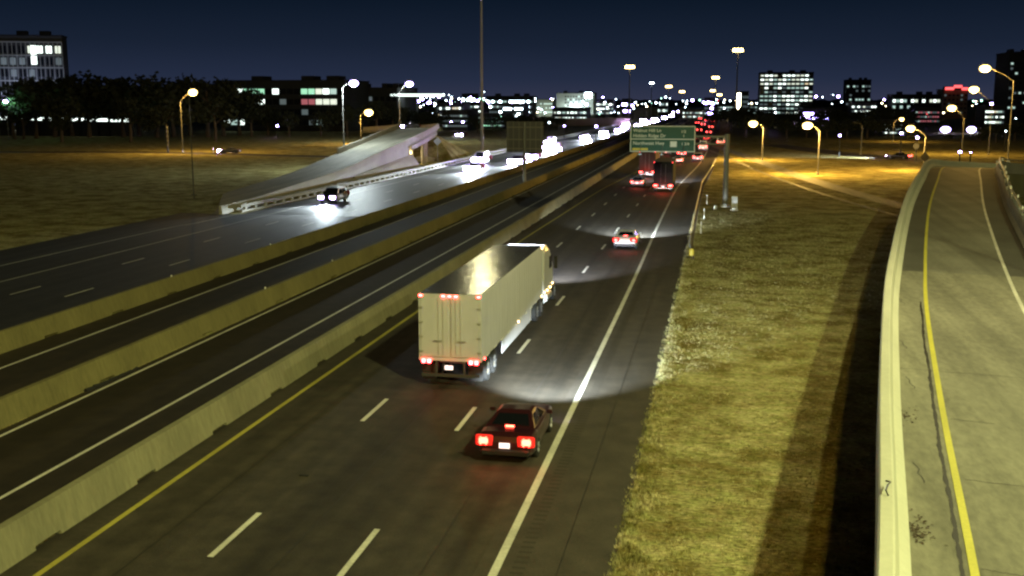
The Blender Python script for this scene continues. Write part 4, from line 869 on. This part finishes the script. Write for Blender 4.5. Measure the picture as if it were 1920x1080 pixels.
# added boxes with glowing panes standing for lit parked cars behind the left trees
for i in range(9):
    p = atY(8+i*27+rnd.uniform(-5, 5), 224+i*.5, 330); wd = rnd.uniform(1.2, 3.5)
    t = thing('lot_glowbox', ordn(i)+' added white-lit kiosk from the left under the dark trees', 'glowbox', (p.x, 330, 0), 0, 'added glowing boxes under the left trees')
    zz = max(1.2, p.z); MB().box(-wd-.3, wd+.3, 0, 2, 0, zz+1.4).build('wall', 'b_dark', t); MB().box(-wd, wd, -.1, -.02, zz, zz+.9).build('window', 'w_white', t)
# sound wall
a = atY(1040, 240, 520); b = atY(1180, 218, 520)
sw = thing('sound_wall', 'long low reddish wall behind the oncoming headlights', 'wall', (0, 0, 0))
MB().box(a.x-20, b.x, 520, 520.6, 0, 3.6).build('panel', 'b_brown', sw)
for k in range(10): MB().box(a.x-20+k*5.5, a.x-19.6+k*5.5, 519.8, 519.99, 0, 3.8).build('pilaster', 'b_brown', sw)

# lot lamps over the city
lots = []
rg = random.Random(21)
spec = [(846, 194, 1), (858, 193, 1), (884, 190, 0), (893, 182, 0), (916, 193, 1), (920, 186, 0), (932, 185, 0), (945, 184, 0), (962, 186, 1), (960, 192, 1), (975, 193, 0), (846, 228, 1), (868, 229, 1), (828, 229, 0), (880, 225, 2), (940, 218, 2), (1001, 182, 0), (1004, 190, 0), (1036, 187, 3), (1016, 206, 0), (1022, 212, 0),
        (1100, 196, 1), (1122, 205, 3), (1134, 192, 0), (1144, 196, 0), (1126, 210, 0), (1146, 212, 0), (1160, 212, 0), (1186, 198, 1), (1188, 203, 0), (1155, 186, 0), (1218, 190, 0), (1210, 195, 0), (1237, 193, 0), (1248, 182, 0), (1268, 195, 0), (1287, 194, 0), (1285, 201, 0), (1262, 211, 1), (1271, 209, 1), (1328, 192, 1), (1337, 195, 1), (1345, 193, 0), (1357, 192, 0), (1358, 203, 0), (1369, 189, 0),
        (1340, 210, 0), (1350, 212, 3), (1454, 211, 0), (1530, 181, 1), (1542, 182, 0), (1562, 178, 0), (1572, 181, 1), (1560, 195, 0), (1570, 209, 0), (1575, 254, 1), (1672, 233, 0), (1655, 215, 0), (1640, 208, 0), (1720, 215, 4), (1738, 214, 4), (1866, 206, 1), (1876, 206, 0), (1905, 222, 0), (1886, 246, 0), (1900, 212, 3), (1690, 250, 1), (1720, 258, 1), (1800, 285, 1), (1820, 286, 1), (520, 236, 1), (566, 222, 0), (583, 206, 0), (596, 207, 0), (676, 188, 0), (700, 180, 0), (738, 162, 1),
        (762, 178, 1), (792, 186, 1), (800, 182, 0), (806, 192, 1), (772, 184, 0), (785, 190, 1), (815, 198, 0), (828, 196, 1), (40, 190, 1), (20, 205, 0), (1058, 236, 1), (1118, 237, 1), (1030, 230, 0), (908, 172, 0), (832, 176, 0), (842, 178, 0)]
EM = ['e_city', 'e_city_violet', 'e_city_green', 'e_city_warm', 'e_city_red']
for x, y, k in spec: lots.append((x, y, k, rg.uniform(500, 800) if y > 186 else rg.uniform(900, 1500)))
for i in range(105):
    x = rg.choice([rg.uniform(760, 1040), rg.uniform(1040, 1420), rg.uniform(1560, 1900)]); y = rg.gauss(194, 6)
    if y < 184: y = 368-y
    lots.append((x, y, rg.choice([0, 0, 0, 1, 2, 3, 3, 4 if rg.random() < .3 else 0]), rg.uniform(900, 2200)))
for i in range(80):
    x = rg.uniform(755, 1160); y = 181+abs(rg.gauss(0, 14)); y = min(y, 222)
    lots.append((x, y, rg.choice([0, 0, 0, 1, 1, 2, 3]), rg.uniform(600, 1500)))
lots.sort()
lm_cache = {}
for i, (x, y, k, Y) in enumerate(lots):
    if y > 215: Y = min(Y, 420)
    p = atY(x, y, Y)
    if p.z < 3: Y = min(Y, (H-4)*2021/max(y-190, 1)); p = atY(x, y, Y)
    s = Y/2021*(4.2 if k == 1 else 2.4)*rg.uniform(.5, 1.1)*.5
    s = min(s, 2.6)*(1.0 if y > 178 else .5)
    t = thing('lot_lamp', ordn(i)+' pole lamp counted from the left in the distant city', 'street lamp', (p.x, Y, 0), 0, 'small lamps of the distant city')
    MB().tube([(0, 0, 0), (0, 0, p.z)], [.14, .09], 5).build('pole', 'b_dark', t)
    key = (k, )
    if key not in lm_cache: lm_cache[key] = MB().cbox(0, 0, 0, 1, .6, .8, ch=.2).mesh('lamp_head', EM[k])
    inst('lamp_head', lm_cache[key], t, (0, 0, p.z), None, (s*2, s*2, s*2))

# ------------------------------------------------------------ trees
def crown_mesh(seed, n=900, cone=False):
    r = random.Random(seed); mb = MB(); lobes = [(Vector((r.uniform(-.55, .55), r.uniform(-.5, .5), r.uniform(-.4, .45))), r.uniform(.34, .6)) for _ in range(9)]
    for i in range(n):
        c, R_ = r.choice(lobes); d = Vector((r.gauss(0, 1), r.gauss(0, 1), r.gauss(0, 1))).normalized()*R_*(r.random()**.35); p = c+d; s = r.uniform(.035, .085)
        a = Vector((r.gauss(0, 1), r.gauss(0, 1), r.gauss(0, 1))).normalized(); b = a.orthogonal().normalized(); a = b.cross(a)
        mb.quad(p-a*s-b*s*.6, p+a*s-b*s*.4, p+a*s*.8+b*s, p-a*s*.6+b*s*.8)
    return mb.mesh('crown', 'leaf')
CR = [crown_mesh(s) for s in range(5)]
tkm = MB(); tkm.tube([(0, 0, 0), (.02, 0, .3), (0, .02, .6), (0, 0, 1)], [.05, .036, .028, .015], 7)
for a in range(5): tkm.tube([(0, 0, .45+.08*a), (math.cos(a*1.3)*.18, math.sin(a*1.3)*.18, .66+.07*a)], [.018, .006], 5)
TKM = tkm.mesh('trunk', 'bark')
def tree(x, y, h, w, label, group):
    t = thing('tree', label, 'tree', (x, y, 0), rnd.uniform(0, 6.28), group)
    inst('trunk', TKM, t, (0, 0, 0), None, (h*.8, h*.8, h*.75)); inst('crown', rnd.choice(CR), t, (0, 0, h*.60), None, (w*.62, w*.62, h*.46))
tl = []
for x, ytop, Y in [(20, 165, 300), (60, 150, 310), (95, 140, 320), (128, 134, 330), (160, 138, 320), (192, 136, 335), (225, 140, 325), (255, 136, 340), (288, 142, 320), (320, 140, 330), (352, 146, 345), (385, 140, 330), (415, 143, 340), (445, 150, 350), (110, 176, 280), (240, 180, 285), (310, 185, 280), (400, 178, 300), (470, 192, 340), (500, 196, 350), (540, 206, 340), (600, 208, 345), (650, 196, 350), (705, 186, 360), (735, 190, 370)]:
    p = atY(x, ytop, Y); tl.append((p.x, Y, p.z, x))
for i, (x, y, h, px) in enumerate(sorted(tl, key=lambda q: q[3])): tree(x, y, h, h*.95, ordn(i)+' dark tree from the left in the row behind the left field', 'trees behind the left field')
tl = []
for k in range(16): x = 1345+k*24+rnd.uniform(-6, 6); Y = rnd.uniform(430, 520); p = atY(x, rnd.uniform(198, 212), Y); tl.append((p.x, Y, p.z, x))
for k in range(9): x = 1400+k*38; Y = 360; p = atY(x, rnd.uniform(212, 226), Y); tl.append((p.x, Y, p.z, x+.1))
for i, (x, y, h, px) in enumerate(sorted(tl, key=lambda q: q[3])): tree(x, y, h, h*1.2, ordn(i)+' dark tree from the left behind the right verge', 'trees behind the right verge')
tl = []
for x, yt, Y in [(760, 200, 420), (790, 206, 400), (815, 210, 400), (955, 212, 430), (985, 214, 440), (1015, 216, 440), (1045, 217, 450), (895, 216, 400), (925, 214, 410), (1870, 232, 330), (1905, 226, 340), (1840, 246, 320), (1780, 250, 340), (1710, 252, 330), (1125, 212, 640), (1150, 211, 640)]:
    p = atY(x, yt, Y); tl.append((p.x, Y, p.z, x))
for i, (x, y, h, px) in enumerate(tl): tree(x, y, h, h*1.3, ordn(i)+' small tree among the city lights counted from the left', 'small trees among the city lights')
tg = thing('tree', 'small tree lit bright green by a lamp below the left office', 'tree', (*atY(40, 200, 300).to_tuple()[:2], 0))
inst('trunk', TKM, tg, (0, 0, 0), None, (9, 9, 8)); inst('crown', CR[1], tg, (0, 0, 9), None, (4.5, 4.5, 4.2))
light('POINT', tg, (-1, -5.5, 11), 2600, (.35, 1, .45), .3)
lpn = MB(); lpn.tube([(-1, -5.8, 0), (-1, -5.8, 11.2)], .08, 6); lpn.build('lamp_pole', 'galv', tg); MB().cbox(-1, -5.8, 11.5, 1.2, .6, .6, ch=.1).build('lamp', 'e_city_violet', tg)
# far wooded horizon
rg2 = random.Random(9); fw = MB()
for k in range(2600):
    x = rg2.uniform(-2600, 1700); y = rg2.uniform(2400, 2700); h = rg2.uniform(8, 17); w = rg2.uniform(6, 16)
    a = [(x+w*math.cos(j*1.05)*rg2.uniform(.7, 1), y+w*math.sin(j*1.05)*.6, rg2.uniform(.6, .9)*h) for j in range(6)]; b = [(x+w*math.cos(j*1.05)*.9, y+w*math.sin(j*1.05)*.6, 0) for j in range(6)]
    fw.loft([b, a]); fw.add([(x, y, h)]+a, [(0, j+1, (j+1) % 6+1) for j in range(6)])
tag(fw.build('far_woods', 'leaf'), 'dark band of distant woods along the horizon', 'woods', kind='stuff')
